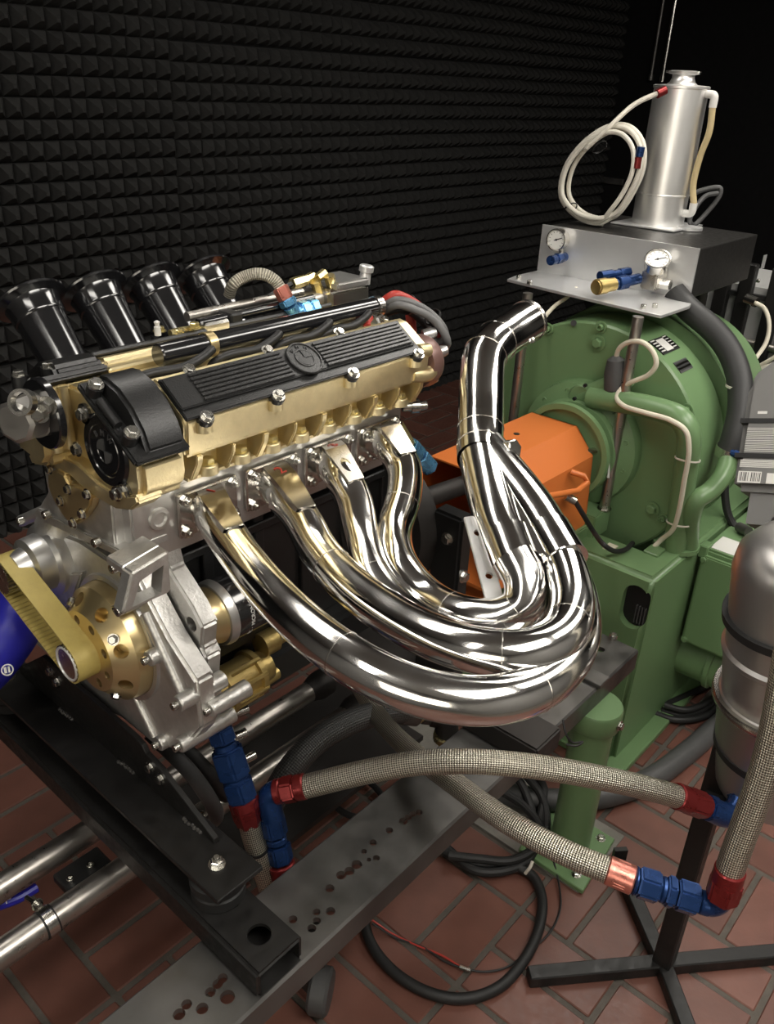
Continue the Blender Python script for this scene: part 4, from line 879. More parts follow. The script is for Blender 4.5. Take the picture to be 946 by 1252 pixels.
# oil pump
oy, oz = (0.9125,0.7406)
b = MB().lathe([(0, .040), (.035, .040), (.037, .046), (.047, .046), (.049, .036), (.10, .036), (.102, .042), (.112, .042), (.114, .03), (.14, .027)], (.632, oy, oz), AX, 40)
pp = part('oil_pump', b, K['gold_dull'], en)
for th in (radians(-15), radians(25), radians(65), radians(-55)):
    d = V((0, -cos(th), sin(th))); q = V((.66, oy, oz))+d*.037
    part('pump_rib', MB().obox(q, AX, d.cross(V(AX)), d, (-.03, -.004, -.004), (.085, .004, .007)).bevel(.0015, 1), K['gold_dull'], pp)
part('pump_tie_tube', MB().tube([(0.65,0.9012,0.713), (0.8,0.917,0.7048)], .0125, 14).bevel(.002, 1, 60), K['gold_dull'], pp)
part('pump_outlet', MB().lathe([(0, .022), (.03, .022), (.032, .016), (.05, .015)], (0.765,0.9176,0.7797), AX, 20), K['gold_dull'], pp)
part('pump_end_plug', MB().lathe([(0, .017), (.012, .017)], (0.8,0.917,0.7844), AX, 6), K['chrome_dull'], pp)
bolt(pp, (0.8,0.9284,0.6876), (1, -.1, 0), .006, 'hex')
part('pump_web', MB().prism('x', [(oy-.03, oz-.03), (oy+.04, oz-.03), (oy+.04, oz+.08), (oy-.01, oz+.09)], .633, .645).bevel(.003, 1), K['gold_dull'], pp)
part('dark_plate', MB().box((.66, .93, .79), (.86, .945, .835)), K['black_crackle'], en)

# ================================================================ EXHAUST HEADER
ex = thing('exhaust_header', 'polished steel four into one exhaust header sweeping out and back into an upright pipe', 'exhaust', (.95, .60, .90))
FXS = (.669, .793, .917, 1.039); TR = .0293
fl_c = [(x, .905, 1.084) for x in FXS]
T = [
 [(.669,.909,1.084), (0.6509,0.8718,1.0874), (0.6369,0.8127,1.0688), (0.6168,0.7291,1.0538), (0.5993,0.6389,1.0455), (0.5935,0.5541,1.0395), (0.6072,0.4872,1.0302), (0.6331,0.4349,1.0248), (0.6709,0.3961,1.0213), (0.7277,0.3763,1.0151), (0.7997,0.3765,1.013), (0.8718,0.3977,1.0157), (0.9278,0.4372,1.0282), (0.9668,0.4811,1.0431)],
 [(.793,.909,1.084), (0.7824,0.8745,1.0785), (0.7721,0.8201,1.0602), (0.7492,0.7615,1.0397), (0.7247,0.6785,1.0302), (0.7106,0.5893,1.0282), (0.7057,0.5039,1.0336), (0.72,0.4402,1.0405), (0.7541,0.4017,1.0426), (0.8083,0.3913,1.0445), (0.8645,0.4092,1.0522), (0.9086,0.4429,1.0618), (0.9434,0.4795,1.0721)],
 [(.917,.909,1.084), (0.8829,0.8539,1.0925), (0.8721,0.8086,1.063), (0.8423,0.7654,1.0299), (0.7985,0.7039,1.0076), (0.7787,0.6329,0.9872), (0.7712,0.5529,0.9847), (0.801,0.4991,0.9832), (0.8427,0.4758,0.994), (0.8794,0.481,1.0114), (0.9024,0.504,1.0309), (0.9145,0.5312,1.0504)],
 [(1.039,.909,1.084), (1.0079,0.8512,1.1), (0.997,0.8113,1.0771), (0.9561,0.7763,1.0488), (0.894,0.7418,1.0223), (0.8436,0.6838,1.0057), (0.8276,0.619,0.9877), (0.8192,0.5468,0.9938), (0.8366,0.4997,1.0041), (0.8588,0.4798,1.023), (0.8757,0.4892,1.0492), (0.8874,0.5201,1.0728)]]
prim = []
for k in range(4):
    P = smooth_path(T[k], 10, 5)
    b = MB(); b.tube(P[::2]+([P[-1]] if (len(P)-1) % 2 else []), TR, 36, 2)
    p = part('primary_tube', b, K['chrome'], ex); prim.append(p)
    # slip joints / weld seams
    for f in ((.30, .62, .80) if k % 2 else (.38, .70)):
        i = int(f*(len(P)-2)); d = P[i+1]-P[i-1]
        part('weld_seam', MB().ring([(-.0012, TR-.0003), (-.0006, TR+.0006), (.0006, TR+.0006), (.0012, TR-.0003)], P[i], d, 36), K['chrome_dull'], p)
    # flange
    x = FXS[k]; c = fl_c[k]
    f_ = MB().box((x-.053, .906, 1.050), (x+.053, .9148, 1.119)).bevel(.002, 1); fo = part('port_flange', f_, K['chrome_dull'], ex)
    for dx in (-.043, .043):
        for dz in (-.024, .026): bolt(fo, (x+dx, .906, 1.084+dz), (0, -1, 0), .0066, 'nut', name='flange_nut')
    b = MB()
    for q in range(16):
        a = 2*pi*q/16; b.ball((x+(TR+.0015)*cos(a), .9045, 1.084+(TR+.0015)*sin(a)), .0035, n=4)
    part('weld_bead', b, K['chrome_dull'], fo)
    # gusset strip welded over the tube with the cylinder number in red
    j = next(i for i in range(len(P)) if (P[i]-P[0]).length > .095)
    q0 = V((x, .905, 1.117)); d = (P[j+1]-P[j-1]).normalized()
    upv = (V((0, 0, 1))-d*d.z).normalized(); q1 = P[j]+upv*(TR+.003)
    jm = j//2; dm = (P[jm+1]-P[jm-1]).normalized(); um = (V((0, 0, 1))-dm*dm.z).normalized(); m1 = P[jm]+um*(TR+.007)
    sx = d.cross(upv).normalized(); sx = -sx if sx.x < 0 else sx
    b = MB(); ws = (.022, .0205, .0145); rows = [q0, m1, q1]; hv = [V(AX), (V(AX)+sx).normalized(), sx]
    vs = []
    for r_, w_, h_ in zip(rows, ws, hv):
        for s2 in (-1, 1):
            for t_2 in (0, -.003): vs.append(r_+h_*w_*s2+upv*t_2)
    fs = []
    for i in (0, 4): fs += [(i, i+2, i+6, i+4), (i+1, i+5, i+7, i+3), (i, i+4, i+5, i+1), (i+2, i+3, i+7, i+6)]
    fs += [(0, 1, 3, 2), (8, 10, 11, 9)]; b.add(vs, fs)
    for s2 in (-1, 1):       # folded-down edges meeting the tube
        e0, e1, e2 = q0+V(AX)*ws[0]*s2, m1+hv[1]*ws[1]*s2, q1+sx*ws[2]*s2
        g = P[j]+sx*TR*.6*s2+upv*TR*.6; h0 = V((x+TR*.7*s2, .905, 1.098))
        b.add([e0, e1, e2, g, h0], [(0, 1, 4), (1, 3, 4), (1, 2, 3)])
    go = part('gusset_strip', b, K['chrome_soft'], ex)
    if k < 3:
        n2 = (m1-q0).normalized(); c0 = q0.lerp(m1, .60); zz = V(AX).cross(-n2)
        part('cylinder_number', MB().mesh(text(str(k+1), .028, .0003), frame(c0+zz.normalized()*(.0008 if zz.z > 0 else -.0008), AX, -n2)), K['red_ink'], go, 'red handwritten cylinder number')
# collector
def leg(a, b2, c2, r0, r1, nm='collector_leg'):
    return part(nm, MB().tube([a, b2, c2], r0, 36, 10, radii=lambda f: r0+(r1-r0)*f), K['chrome'], ex)
leg((0.8985,0.5248,1.0624), (0.943,0.5899,1.0903), (1.0436,0.6972,1.1344), .032, .0365)
leg((0.9431,0.4775,1.0691), (0.9889,0.5581,1.0965), (1.0471,0.6933,1.1346), .032, .0365)
for a, b2 in (((0.8918,0.5157,1.0584), (0.9209,0.5573,1.0775)), ((0.934,0.4651,1.0662), (0.9662,0.5167,1.0828))):
    part('slip_collar', MB().tube([a, b2], .0352, 36), K['chrome'], ex)
CP = [(1.0132,0.6705,1.1211), (1.0532,0.7033,1.1411), (1.0968,0.7371,1.1765), (1.134,0.7665,1.2142), (1.1638,0.7857,1.239), (1.2029,0.7946,1.2538), (1.255,0.8005,1.262), (1.3193,0.8027,1.2729)]
P = smooth_path(CP, 10, 4)
part('merge_pipe', MB().tube(P[3:], .0375, 40, 1, caps=False), K['chrome'], ex)
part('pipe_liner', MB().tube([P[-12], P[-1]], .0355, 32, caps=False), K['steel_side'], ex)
d = (P[-1]-P[-3]).normalized(); part('pipe_rim', MB().ring([(-.006, .0355), (-.006, .039), (.001, .039), (.001, .0355)], P[-1], d, 40), K['chrome_dull'], ex)
for i in (8, 14, 42, 52):
    part('weld_seam', MB().ring([(-.0015, .037), (-.0006, .0384), (.0006, .0384), (.0015, .037)], P[i], P[i+1]-P[i-1], 40), K['chrome_dull'], ex)
q = (1.0481,0.6615,1.14); part('sensor_bung', MB().cyl(q, (1.045,0.6319,1.1528), .0165, n=6).bevel(.002, 1), K['zinc'], ex)
q = (1.2823,0.7775,1.2518); part('spring_hook', MB().tube([q, (1.28,0.7663,1.2561), (1.2791,0.7633,1.251), (1.2729,0.7693,1.2494)], .003, 8), K['zinc'], ex)
h0, h1 = V((0.9187,0.6092,1.0783)), V((0.851,0.5147,1.0116)); hd_ = (h1-h0).normalized(); side = V((.75, -.55, .1)); side = (side-hd_*side.dot(hd_)).normalized()
b = MB().obox(h0, hd_, side, hd_.cross(side), (-.012, -.014, -.003), ((h1-h0).length, .012, .003)).bevel(.0012, 1)
c = MB(); nz = hd_.cross(side)
for f in (.13, .66): c.cyl(h0+hd_*((h1-h0).length*f)-nz*.02, h0+hd_*((h1-h0).length*f)+nz*.02, .0055, n=14)
b.cut(c); part('hanger_plate', b, K['alu_sheet'], ex, 'flat drilled hanger plate')
# dark mount behind the header
t = thing('engine_mount', 'black rear engine mount half hidden behind the chrome collector', 'engine mount', (1.16, .82, .56))
part('mount_block', MB().box((1.15, .79, .72), (1.19, .86, .93)).bevel(.006, 2), K['black_crackle'], t)
part('mount_leg', MB().box((1.15, .78, .552), (1.19, .88, .72)).bevel(.004, 1), K['black_crackle'], t)
bolt(t, (1.15, .82, .88), (-1, 0, 0), .009, 'hex'); bolt(t, (1.17, .79, .80), (0, -1, 0), .009, 'hex')

# ================================================================ HOSES
ta_ = V((-.11, .125, 1)).normalized(); TB = V((1.345, .185, .545))
def fit(parent, pts, segs):
    """segs along polyline pts[0]->pts[1]: (f0, f1, radius, sides, material, name)"""
    a, c = V(pts[0]), V(pts[1]); d = c-a
    for f0, f1, r, n, m, nm in segs:
        b = MB().cyl(a+d*f0, a+d*f1, r, n=n)
        if n <= 8: b.bevel(r*.12, 2, 40)
        else: b.bevel(r*.1, 1, 40)
        part(nm, b, K[m], parent, {'red_an': 'red anodised', 'blue_an': 'blue anodised', 'pink_an': 'worn red anodised'}.get(m, m)+' '+nm.replace('_', ' '))
HR = .0195
# hose A: elbow near the pump to the blue elbow under the tank
ha = thing('braided_hose', 'braided steel hose arching from the front fittings across to the tank bottom elbow', 'hose', (0.886,0.5115,0.6973))
part('braided_sleeve', MB().tube([(0.7035,0.7444,0.6204), (0.7274,0.7159,0.6354), (0.769,0.6651,0.6618), (0.8131,0.6015,0.6912), (0.864,0.5285,0.7079), (0.9324,0.4507,0.7007), (1.0134,0.3748,0.6708), (1.087,0.3181,0.6321), (1.1331,0.2845,0.6035)], HR, 32, 12, 2), K['braid'], ha)
fit(ha, ((0.7052,0.7423,0.6224), (0.6754,0.7807,0.6046)), [(0, .35, .0215, 20, 'red_an', 'hose_end'), (.35, .8, .0235, 6, 'red_an', 'hose_end'), (.8, 1.05, .021, 20, 'red_an', 'hose_end')])
fit(ha, ((0.6802,0.774,0.6076), (0.6601,0.7998,0.597)), [(0, .25, .019, 20, 'blue_an', 'elbow_collar'), (.25, .4, .022, 6, 'blue_an', 'elbow_nut')])
part('elbow', MB().tube([(0.6811,0.773,0.6077), (0.6711,0.786,0.6004), (0.6659,0.7885,0.5915), (0.6627,0.7814,0.5733), (0.6612,0.7742,0.5575)], .0195, 20, 8), K['blue_an'], ha, 'blue anodised elbow')
fit(ha, ((0.6611,0.778,0.5622), (0.6508,0.737,0.4555)), [(0, .30, .0225, 6, 'blue_an', 'elbow_nut'), (.33, .42, .0175, 20, 'blue_an', 'elbow_collar'), (.44, .72, .0225, 6, 'blue_an', 'elbow_nut'), (.74, 1.2, .0225, 20, 'red_an', 'hose_end')])
fit(ha, ((1.1232,0.293,0.6104), (1.1847,0.247,0.5672)), [(0, .35, .0225, 20, 'red_an', 'hose_end'), (.3, .75, .0245, 6, 'red_an', 'hose_end'), (.7, .82, .021, 20, 'red_an', 'hose_end'), (.84, 1.1, .0235, 6, 'blue_an', 'elbow_nut')])
part('elbow', MB().tube([(1.179,0.2511,0.5704), (1.2014,0.2333,0.5529), (1.2188,0.2215,0.5463), (1.2362,0.2182,0.5528), (1.2571,0.2204,0.5647)], .0215, 22, 8), K['blue_an'], ha, 'blue anodised elbow')
fit(ha, ((1.2393,0.2199,0.5551), (1.2914,0.2201,0.5827)), [(.1, .6, .0265, 6, 'blue_an', 'elbow_nut'), (.6, 1., .021, 20, 'alu_sheet', 'tank_nipple')])
# hose B
hb_ = thing('braided_hose', 'braided steel hose sloping down from under the exhaust to the low blue coupling', 'hose', (0.9095,0.4511,0.5901))
part('braided_sleeve', MB().tube([(1.1024,1.0187,0.4971), (1.0683,0.9422,0.4813), (1.0055,0.8274,0.5059), (0.9422,0.6983,0.5559), (0.9045,0.5796,0.5913), (0.8814,0.4664,0.6115), (0.8845,0.365,0.6197), (0.901,0.2943,0.6209)], HR, 32, 12, 2), K['braid'], hb_)
fit(hb_, ((0.8988,0.3014,0.6222), (0.9111,0.2633,0.6188)), [(0, 1., .0215, 20, 'pink_an', 'hose_end'), (.25, .8, .0228, 6, 'pink_an', 'hose_end')])
fit(hb_, ((0.9114,0.2648,0.6189), (0.9623,0.1661,0.6052)), [(0, .05, .021, 20, 'blue_an', 'coupling_ring'), (.06, .34, .0245, 6, 'blue_an', 'coupling_nut'), (.35, .42, .019, 20, 'blue_an', 'coupling_ring'), (.42, .54, .0245, 6, 'blue_an', 'coupling_nut'), (.56, .84, .0245, 6, 'blue_an', 'coupling_nut'), (.86, 1.0, .0175, 20, 'blue_an', 'coupling_ring')])
hc = thing('braided_hose', 'braided steel hose rising along the right edge before the worn tank', 'hose', (0.975,0.1575,0.7122))
part('elbow', MB().tube([(0.9563,0.1763,0.607), (0.9615,0.164,0.6079), (0.9645,0.1566,0.6185), (0.9656,0.1547,0.6397)], .0165, 20, 8), K['blue_an'], hc, 'blue anodised elbow')
fit(hc, ((0.9643,0.1549,0.627), (0.9658,0.1559,0.6855)), [(0, .65, .0245, 6, 'red_an', 'hose_end'), (.3, 1., .0218, 20, 'red_an', 'hose_end')])
part('braided_sleeve', MB().tube([(0.9647,0.1561,0.673), (0.9701,0.1564,0.7253), (0.9801,0.1563,0.7953), (0.9893,0.1575,0.8545), (0.9982,0.1631,0.9297), (1.0075,0.1744,1.0238), (1.0357,0.1879,1.1269), (1.06, .155, 1.22), (1.15, .175, 1.26), (1.25, .225, 1.20), TB+ta_*.52], HR, 32, 12, 2), K['braid'], hc)
# hose D: from the pump down behind the beam
hdn = thing('braided_hose', 'short braided steel hose dropping from the blue pump fittings behind the mount', 'hose', (0.6404,0.7803,0.5167))
fit(hdn, ((0.6329,0.8669,0.7138), (0.6303,0.8061,0.5891)), [(0, .18, .023, 6, 'blue_an', 'pump_nut'), (.2, .28, .018, 20, 'blue_an', 'pump_collar'), (.26, .62, .0285, 6, 'blue_an', 'pump_nut'), (.63, .68, .02, 20, 'blue_an', 'pump_collar'), (.66, .92, .0265, 6, 'blue_an', 'pump_nut'), (.92, 1.05, .0225, 20, 'red_an', 'hose_end')])
part('hose_end', MB().lathe([(0, .0255), (.03, .024), (.045, .0205)], (0.6311,0.8106,0.5981), V((0.6296,0.7949,0.5519))-V((0.6311,0.8106,0.5981)), 6), K['red_an'], hdn, 'red anodised hose end')
part('braided_sleeve', MB().tube([(0.6298,0.8003,0.57), (0.63,0.7882,0.5286), (0.6319,0.7719,0.4824), (0.6366,0.7549,0.413), (0.6414,0.7415,0.3373)], .0185, 28, 12), K['braid'], hdn)
part('cable_tie', MB().ring([(-.003, .0188), (.003, .0188), (.003, .021), (-.003, .021)], (0.6297,0.7825,0.5123), (.1, 0, -1), 24), K['black_plain'], hdn)
# fuel hose by the trumpets
hf = thing('braided_hose', 'small clear braided hose with red and pale blue end beside the last trumpet', 'hose', (0.9513,1.085,1.3413))
part('braided_sleeve', MB().tube([(0.9118,1.145,1.313), (0.9135,1.135,1.3336), (0.9322,1.125,1.3465), (0.9511,1.105,1.3515), (0.9666,1.09,1.3412), (0.9739,1.08,1.3242)], .0100, 20, 10), K['braid'], hf)
fit(hf, ((0.9703,1.082,1.3312), (0.9803,1.065,1.2955)), [(0, .55, .0145, 6, 'pink_an', 'hose_end'), (.55, .85, .0165, 6, 'blue_lt', 'elbow_nut')])
part('elbow', MB().tube([(0.9784,1.067,1.301), (0.9878,1.065,1.2888), (1.0031,1.065,1.2892), (1.0266,1.065,1.2913)], .0125, 16), K['blue_lt'], hf, 'pale blue elbow')
fit(hf, ((0.9993,1.065,1.2898), (1.0385,1.065,1.2909)), [(0, .5, .0165, 6, 'blue_lt', 'elbow_nut'), (.55, 1., .0165, 6, 'blue_lt', 'elbow_nut')])
# black braided hose under the exhaust
t = thing('black_hose', 'black braided hose curving under the exhaust with a brass end', 'hose', (0.9751,0.8706,0.5154))
part('braided_sleeve', MB().tube([(0.7738,0.9145,0.4021), (0.8166,0.9093,0.4594), (0.8853,0.9062,0.4921), (0.9683,0.8973,0.495), (1.0541,0.8847,0.4752), (1.1172,0.8653,0.4571)], .026, 24, 10), K['braid_blk'], t)
fit(t, ((1.1085,0.8739,0.455), (1.1776,0.837,0.4235)), [(0, .5, .029, 20, 'steel', 'hose_end'), (.5, .62, .022, 20, 'brass', 'hose_end'), (.62, 1., .024, 6, 'steel', 'hose_end')])
part('brass_elbow', MB().tube([(1.1752,0.8396,0.4233), (1.1895,0.8186,0.418), (1.1863,0.805,0.3961), (1.1789,0.7974,0.3755)], .026, 20), K['steel_side'], t)
part('brass_ring', MB().ring([(0, .020), (.012, .020), (.012, .029), (0, .029)], (1.1764,0.7972,0.3935), (0, 0, -1), 28), K['brass'], t)
# big blue coolant hose
bh = thing('blue_hose', 'thick blue silicone coolant hose at the left edge below the belt', 'hose', (0.4719,1.2196,0.7764))
part('hose', MB().tube([(0.3901,1.2912,0.6789), (0.4291,1.2499,0.7288), (0.4615,1.2285,0.7722), (0.4935,1.2313,0.8016), (0.5216,1.2634,0.8181), (0.5445,1.3112,0.8249)], .045, 32, 10), K['blue_hose'], bh)
q = V((0.4409,1.1616,0.7755)); nv = (V((0, 0, 1.65))-q).normalized()
part('printed_mark', MB().ring([(0, .0075), (.0008, .0075), (.0008, .0095), (0, .0095)], q-nv*.002, nv, 24), K['white'], bh, 'round white printed mark')
u_, v_, _ = basis(nv)
b = MB()
for k in range(2):
    b.obox(q, u_, v_, nv, (-.005+k*.006, -.005, -.003), (-.001+k*.005, .005+k*.0, -.001))
part('printed_mark', b, K['white'], bh)
# bright pipes running under the engine
for y, z, lab in ((1.150, .352, 'upper of the two bare steel pipes running under the engine'), (1.030, .350, 'lower bare steel pipe under the engine with a clamp round it')):
    t = thing('steel_pipe', lab, 'pipe', (.6, y, z), 'pipes under the engine')
    part('pipe', MB().tube([(-.05, y, z), (1.12, y, z)], .0245, 28), K['steel_tube'], t)
    part('pipe_end', MB().lathe([(0, .0245), (.03, .034), (.06, .034)], (1.10, y, z), AX, 24), K['steel_side'], t)
    if y < 1.1:
        cx = (0.3735,1.03,0.3816)[0]
        part('pipe_clamp', MB().ring([(-.009, .025), (.009, .025), (.009, .0272), (-.009, .0272)], (cx, y, z), AX, 28), K['chrome_dull'], t)
        part('clamp_gasket', MB().ring([(-.012, .0246), (.012, .0246), (.012, .0262), (-.012, .0262)], (cx, y, z), AX, 28), K['rubber'], t)
        part('clamp_bolt', MB().tube([(cx, y+.02, z+.02), (cx-.004, y+.06, z+.012)], .005, 10), K['zinc'], t)
        bolt(t, (cx, y+.028, z+.019), (-.1, 1, -.2), .007, 'nut', name='clamp_nut')
t = thing('cable_clip_block', 'black terminal block with two screws between the steel pipes', 'block', (.42, 1.09, .34))
part('block_body', MB().box((.43, 1.062, .325), (.52, 1.118, .345)).bevel(.003, 1), K['black_plain'], t)
for x in (.445, .485): bolt(t, (x, 1.08, .345), (0, 0, 1), .007, 'socket')
t = thing('blue_cord', 'thin blue and white cord lying behind the upper steel pipe', 'hose', (0.3604,1.1578,0.3))  # a cord, modelled as a thin tube
part('line_tube', MB().tube([(0.3236,1.1747,0.3), (0.3538,1.1598,0.3), (0.3804,1.1516,0.3), (0.4109,1.1498,0.3)], .009, 10), K['blue_hose'], t)
part('line_sleeve', MB().tube([(0.3566,1.1593,0.3), (0.366,1.1568,0.3)], .0095, 10), K['coil'], t)
# dark pan and bits under the engine
t = thing('drip_tray', 'dark tray and coolant hoses in shadow under the engine', 'tray', (.95, 1.12, .2))
part('tray', MB().box((.75, .95, .20), (1.30, 1.28, .215)), K['steel_side'], t)
part('dark_hose', MB().tube([(.62, 1.06, .63), (.66, .98, .55), (.70, .96, .46), (.74, 1.0, .40)], .016, 14), K['rubber'], t)
part('dark_hose', MB().tube([(.60, 1.02, .63), (.63, .95, .56), (.66, .93, .46), (.68, .98, .38)], .014, 14), K['hose_grey'], t)
for q0, q1 in (((0.7378,0.9592,0.6246), (0.7602,0.9518,0.6267)), ((0.7148,0.9327,0.6006), (0.7349,0.9275,0.6022)), ((0.7101,0.909,0.5636), (0.733,0.9025,0.5677))):
    part('hose_stub', MB().cyl(q0, q1, .009, n=12), K['zinc'], t)

# ================================================================ STAND, WORN TANK, BOTTLE
st = thing('tank_stand', 'black steel stand with four flat legs crossing on the tiles', 'stand', (1.292, .275, 0))
C0 = V((1.292, .275, 0))
for d, l in (((-.218, .193, 0), .292), ((.218, -.193, 0), .40), ((.20, .225, 0), .27), ((-.19, -.19, 0), .32)):
    d = V(d).normalized(); s2 = V((-d.y, d.x, 0))
    part('leg', MB().obox(C0, d, s2, (0, 0, 1), (.012, -.016, .0), (l, .016, .030)).bevel(.0025, 1), K['black_frame'], st)
part('post', MB().obox(C0, (1, .0, 0), (0, 1, 0), (0, 0, 1), (-.019, -.019, .0), (.019, .019, .64)).bevel(.003, 1), K['black_frame'], st)
part('leg_upright', MB().obox(C0+V((.20, .225, 0)).normalized()*.262, (.66, .75, 0), (-.75, .66, 0), (0, 0, 1), (-.006, -.016, .0), (.006, .016, .06)), K['black_frame'], st)
ta_ = V((-.11, .125, 1)).normalized(); TB = V((1.345, .185, .545))
part('tank_saddle', MB().obox(TB-ta_*.012+V((-.03, .05, 0)), (1, 0, .11), (0, 1, -.125), ta_, (-.07, -.05, -.01), (.05, .05, .0)), K['black_frame'], st)
wt = thing('catch_tank', 'worn aluminium cylinder tank with black straps leaning at the right edge', 'tank', TB)
r = .112
part('tank_body', MB().lathe([(-.012, .03), (-.010, .06), (0, .095), (.012, r-.006), (.03, r-.001), (.05, r), (.20, r), (.205, r+.002), (.215, r+.002), (.22, r-.004), (.30, r-.004), (.305, r), (.312, r), (.317, r-.006), (.46, r-.008), (.49, r-.016), (.51, r-.035), (.52, r-.06)], TB, ta_, 72), K['tank2'], wt)
part('clamp_band', MB().ring([(-.009, r), (-.009, r+.007), (-.004, r+.010), (.004, r+.010), (.009, r+.007), (.009, r)], TB+ta_*.21, ta_, 72), K['chrome_dull'], wt)
u_, v_, _ = basis(ta_)
part('band_latch', MB().obox(TB+ta_*.205+V((-.085, -.088, 0)), (.7, -.7, .05), (.7, .7, 0), (0, 0, 1), (-.012, -.006, -.012), (.05, .01, .012)).bevel(.002, 1), K['chrome_dull'], wt)
part('latch_bolt', MB().tube([TB+ta_*.198+V((-.092, -.075, 0)), TB+ta_*.205+V((-.045, -.125, 0))], .005, 10), K['steel'], wt)
for h in (.105, .37): part('strap', MB().ring([(-.007, r-.010 if h > .3 else r-.002), (.007, r-.010 if h > .3 else r-.002), (.007, r+.002), (-.007, r+.002)], TB+ta_*h, ta_, 72), K['rubber'], wt)
jb = thing('oil_bottle', 'grey plastic oil bottle with printed label strapped above the worn tank', 'bottle', (1.4809,0.384,1.0069))
j0 = V((1.4362,0.4195,1.0289)); j1 = V((1.5288,0.4621,1.1793)); jx = (V((1.4072,0.3269,1.0027))-j0).normalized(); jz = (j1-j0).normalized(); jx = (jx-jz*jx.dot(jz)).normalized(); jy = jz.cross(jx)
if jy.dot(V((0.5625, 0.5625, 0))) < 0: jy = -jy
jx, jy, jz = jx*1., jy*1., jz*1.
bb = MB()
prof = [(0, 0.), (0.15938, 0), (0.15938, 0.20156), (0.1125, 0.25781), (0.05625, 0.25781), (0.01125, 0.22031), (0, 0.19687)]
vs = [j0+jx*x+jy*y+jz*z for y in (0, 0.09375) for x, z in prof]; n = len(prof)
bb.add(vs, [tuple(range(n))[::-1], tuple(range(n, 2*n))]+[(i, (i+1) % n, n+(i+1) % n, n+i) for i in range(n)]); bb.bevel(.013, 4, 25)
part('bottle_body', bb, K['grey_pl'], jb, ang=40)
for z, a in ((0.05812, 0.01125), (0.12188, 0.01125)):
    part('strap', MB().obox(j0, (jx+jz*0).normalized(), jy, jz, (-0.00187, -0.00187, z), (0.16219, 0.09562, z+0.00844)), K['black_plain'], jb)
b = MB()
for k in range(6): b.obox(j0, jx, jy, jz, (0.00937, -0.00112, 0.04125+k*0.00244), (0.14062, 0.00019, 0.04266+k*0.00244))
for k in range(14): b.obox(j0, jx, jy, jz, (0.01312, -0.00112, 0.07031+k*0.00319), (0.14062-0.01875*random.random(), 0.00019, 0.07144+k*0.00319))
part('label_line', b, K['white'], jb, 'fine white label print')
bl = part('barcode_field', MB().obox(j0, jx, jy, jz, (0.00937, -0.00112, 0.01312), (0.04875, 0.00019, 0.03375)), K['white'], jb, 'white barcode')
b = MB()
for x in (0.01219, 0.01453, 0.01781, 0.02016, 0.0225, 0.02625, 0.03188, 0.03469, 0.03703, 0.04031, 0.04312, 0.04594): b.obox(j0, jx, jy, jz, (x, -0.00159, 0.01594), (x+random.choice((0.00075, 0.00131)), -0.00094, 0.03188))
part('barcode_bar', b, K['black_plain'], bl)
part('hazard_mark', MB().obox(j0, jx, jy, jz, (0.05812, -0.00112, 0.01312), (0.07687, 0.00019, 0.03188)), K['white'], jb)
part('light_mark', MB().obox(j0, jx, jy, jz, (0.02625, -0.00112, 0.13875), (0.04219, 0.00019, 0.14344)), K['white'], jb)
part('holder', MB().obox(j0, jx, jy, jz, (0.02812, 0.01875, -0.05625), (0.15, 0.08437, 0.)), K['grey_pl'], jb, 'pale grey bottle holder')
part('holder_arm', MB().tube([j0+jx*.05+jy*.05+jz*-.03, j0+jx*.10+jy*.0+jz*-.06, TB+ta_*.50+V((.03, .03, 0))], .010, 10), K['steel'], jb)

# ================================================================ FLOOR CABLES
t = thing('floor_hose', 'thick grey hose lying on the tiles behind the green post', 'hose', (1.6244,0.5918,0.03))
part('hose', MB().tube([(1.3978,0.8974,0.03), (1.4417,0.7984,0.03), (1.4915,0.7062,0.03), (1.6019,0.6031,0.03), (1.7449,0.5365,0.03), (1.9258,0.5028,0.03), (2.1073,0.4833,0.03), (2.3451,0.4507,0.03)], .030, 24, 8), K['hose_grey'], t)
t = thing('cable_loop', 'black cable lying in a large loop on the red tiles', 'cable', (0.9374,0.5464,0.012))
part('cable', MB().tube([(0.9937,0.8704,0.04), (0.955,0.826,0.02), (0.9113,0.7635,0.013), (0.8933,0.6873,0.013), (0.9051,0.6051,0.013), (0.9438,0.541,0.013), (1.0147,0.5004,0.013), (1.1095,0.4969,0.013), (1.1967,0.5175,0.013), (1.2623,0.5546,0.013), (1.2943,0.6016,0.013), (1.2769,0.6549,0.02), (1.2294,0.7083,0.02), (1.2044,0.7619,0.02), (1.2048,0.8243,0.02)], .0115, 12, 10), K['rubber'], t)
t = thing('cable_bundle', 'bundle of black cables with a white tie on the tiles by the green base plate', 'cable', (1.3284,0.6245,0.02))
for k in range(4):
    dx = k*6
    part('cable', MB().tube([(1.2138,0.7937,0.02), (1.2077,0.7044,0.02), (1.2607,0.6485,0.02), (1.3297,0.6299,0.02), (1.3895,0.6534,0.03), (1.4397,0.7052,0.05), (1.4634,0.7566,0.08), (1.4327,0.7908,0.12)] if k == 0 else ([(1.1878,0.7675,0.035), (1.2294,0.71,0.035), (1.2788,0.6513,0.035), (1.3535,0.6312,0.035), (1.4317,0.6699,0.04), (1.502,0.7049,0.06), (1.4977,0.7325,0.1)] if k == 1 else ([(1.4189,0.8116,0.06), (1.4282,0.7171,0.05), (1.4095,0.6559,0.04), (1.3778,0.6297,0.03), (1.3148,0.64,0.03)] if k == 2 else [(1.4758,0.7552,0.1), (1.4827,0.705,0.06), (1.443,0.658,0.04), (1.368,0.6175,0.02)])), .0105, 10), K['rubber'], t)
part('white_tie', MB().tube([(1.2912,0.604,0.06), (1.2817,0.6031,0.05), (1.2742,0.6089,0.03)], .004, 8), K['coil'], t)
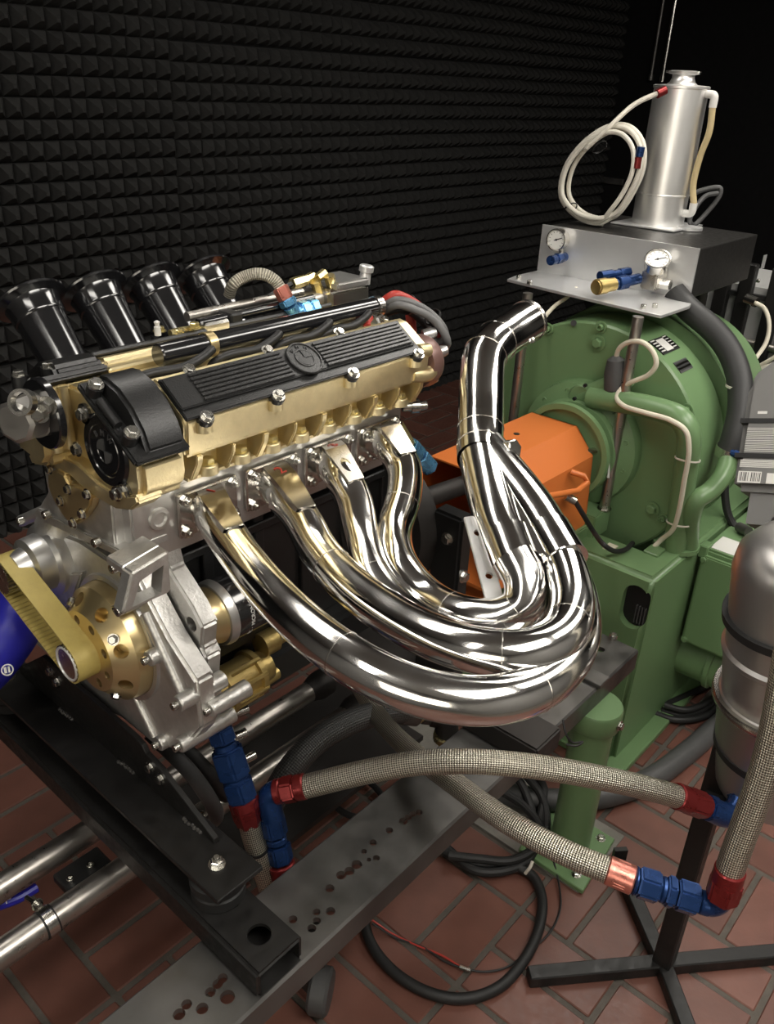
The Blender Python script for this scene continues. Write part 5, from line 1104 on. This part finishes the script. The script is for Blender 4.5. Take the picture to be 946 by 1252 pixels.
t = thing('thin_wire', 'thin red and black wire with a small crimp crossing the cable loop', 'wire', (1.0047,0.5754,0.006))
part('red_wire', MB().tube([(0.9473,0.7895,0.02), (0.9607,0.7412,0.006), (0.9762,0.685,0.006), (0.9943,0.6324,0.006), (1.0015,0.5815,0.006)], .0021, 8), K['red_wire'], t)
part('black_wire', MB().tube([(0.9413,0.7841,0.02), (0.9593,0.7283,0.006), (0.9807,0.6774,0.006), (0.9884,0.6169,0.006), (1.0038,0.579,0.006), (1.0237,0.5471,0.006), (1.0642,0.5172,0.006), (1.1263,0.5028,0.006), (1.1994,0.493,0.006), (1.2694,0.5084,0.006), (1.3208,0.5443,0.01), (1.3636,0.5874,0.02)], .0023, 8), K['rubber'], t)
part('crimp', MB().cyl((0.9985,0.588,0.008), (1.0078,0.5674,0.008), .0055, n=10), K['zinc'], t)
t = thing('cable_coil', 'coil of black cable on the tiles beneath the green side duct', 'cable', (2.1581,0.5773,0.02))
for k in range(3):
    part('cable', MB().tube([(2.0559,0.6396,0.02), (2.073,0.5909,0.02), (2.143,0.5504,0.02), (2.2492,0.5384,0.02), (2.3379,0.561,0.02), (2.2689,0.5853,0.02), (2.1611,0.6175,0.02), (2.0841,0.6424,0.02)] if k == 0 else ([(2.0521,0.6326,0.045), (2.0723,0.5807,0.045), (2.1459,0.5471,0.045), (2.2455,0.5425,0.045), (2.2747,0.5802,0.045)] if k == 1 else [(2.0282,0.6472,0.02), (2.0437,0.5903,0.02), (2.1177,0.5347,0.02), (2.237,0.5181,0.02)]), .010, 10), K['rubber'], t)
t = thing('caster_wheel', 'worn grey caster wheel in shadow below the near beam', 'wheel', (0.7666,0.7583,0))
q = (0.7459,0.7447,0.045)
part('wheel', MB().lathe([(-.02, .03), (-.02, .040), (-.014, .046), (.014, .046), (.02, .040), (.02, .03)], (q[0], q[1], .047), (.5, -.85, 0), 36), K['hose_grey'], t)
part('fork', MB().box((q[0]-.025, q[1]+.01, .05), (q[0]+.025, q[1]+.05, .2)).bevel(.003, 1), K['steel_side'], t)
t = thing('hanging_wire', 'short black wire hanging from the end of the rear crossbar', 'wire', (1.2377,0.5569,0.5))
part('wire', MB().tube([(1.2336,0.5645,0.54), (1.2226,0.5473,0.52), (1.2327,0.5353,0.5), (1.2485,0.5223,0.5), (1.229,0.5258,0.5), (1.2195,0.5423,0.5)], .0022, 8), K['rubber'], t)
t = thing('cable_loop', 'black cable looping in shadow on the tiles behind the beam', 'cable', (1.1525,1.0465,0.02))
part('cable', MB().tube([(1.2179,1.184,0.02), (1.1513,1.1476,0.02), (1.1215,1.0594,0.02), (1.1447,0.9971,0.02), (1.2096,0.9868,0.02), (1.2426,1.0733,0.02), (1.216,1.1218,0.02)], .0085, 10), K['rubber'], t)
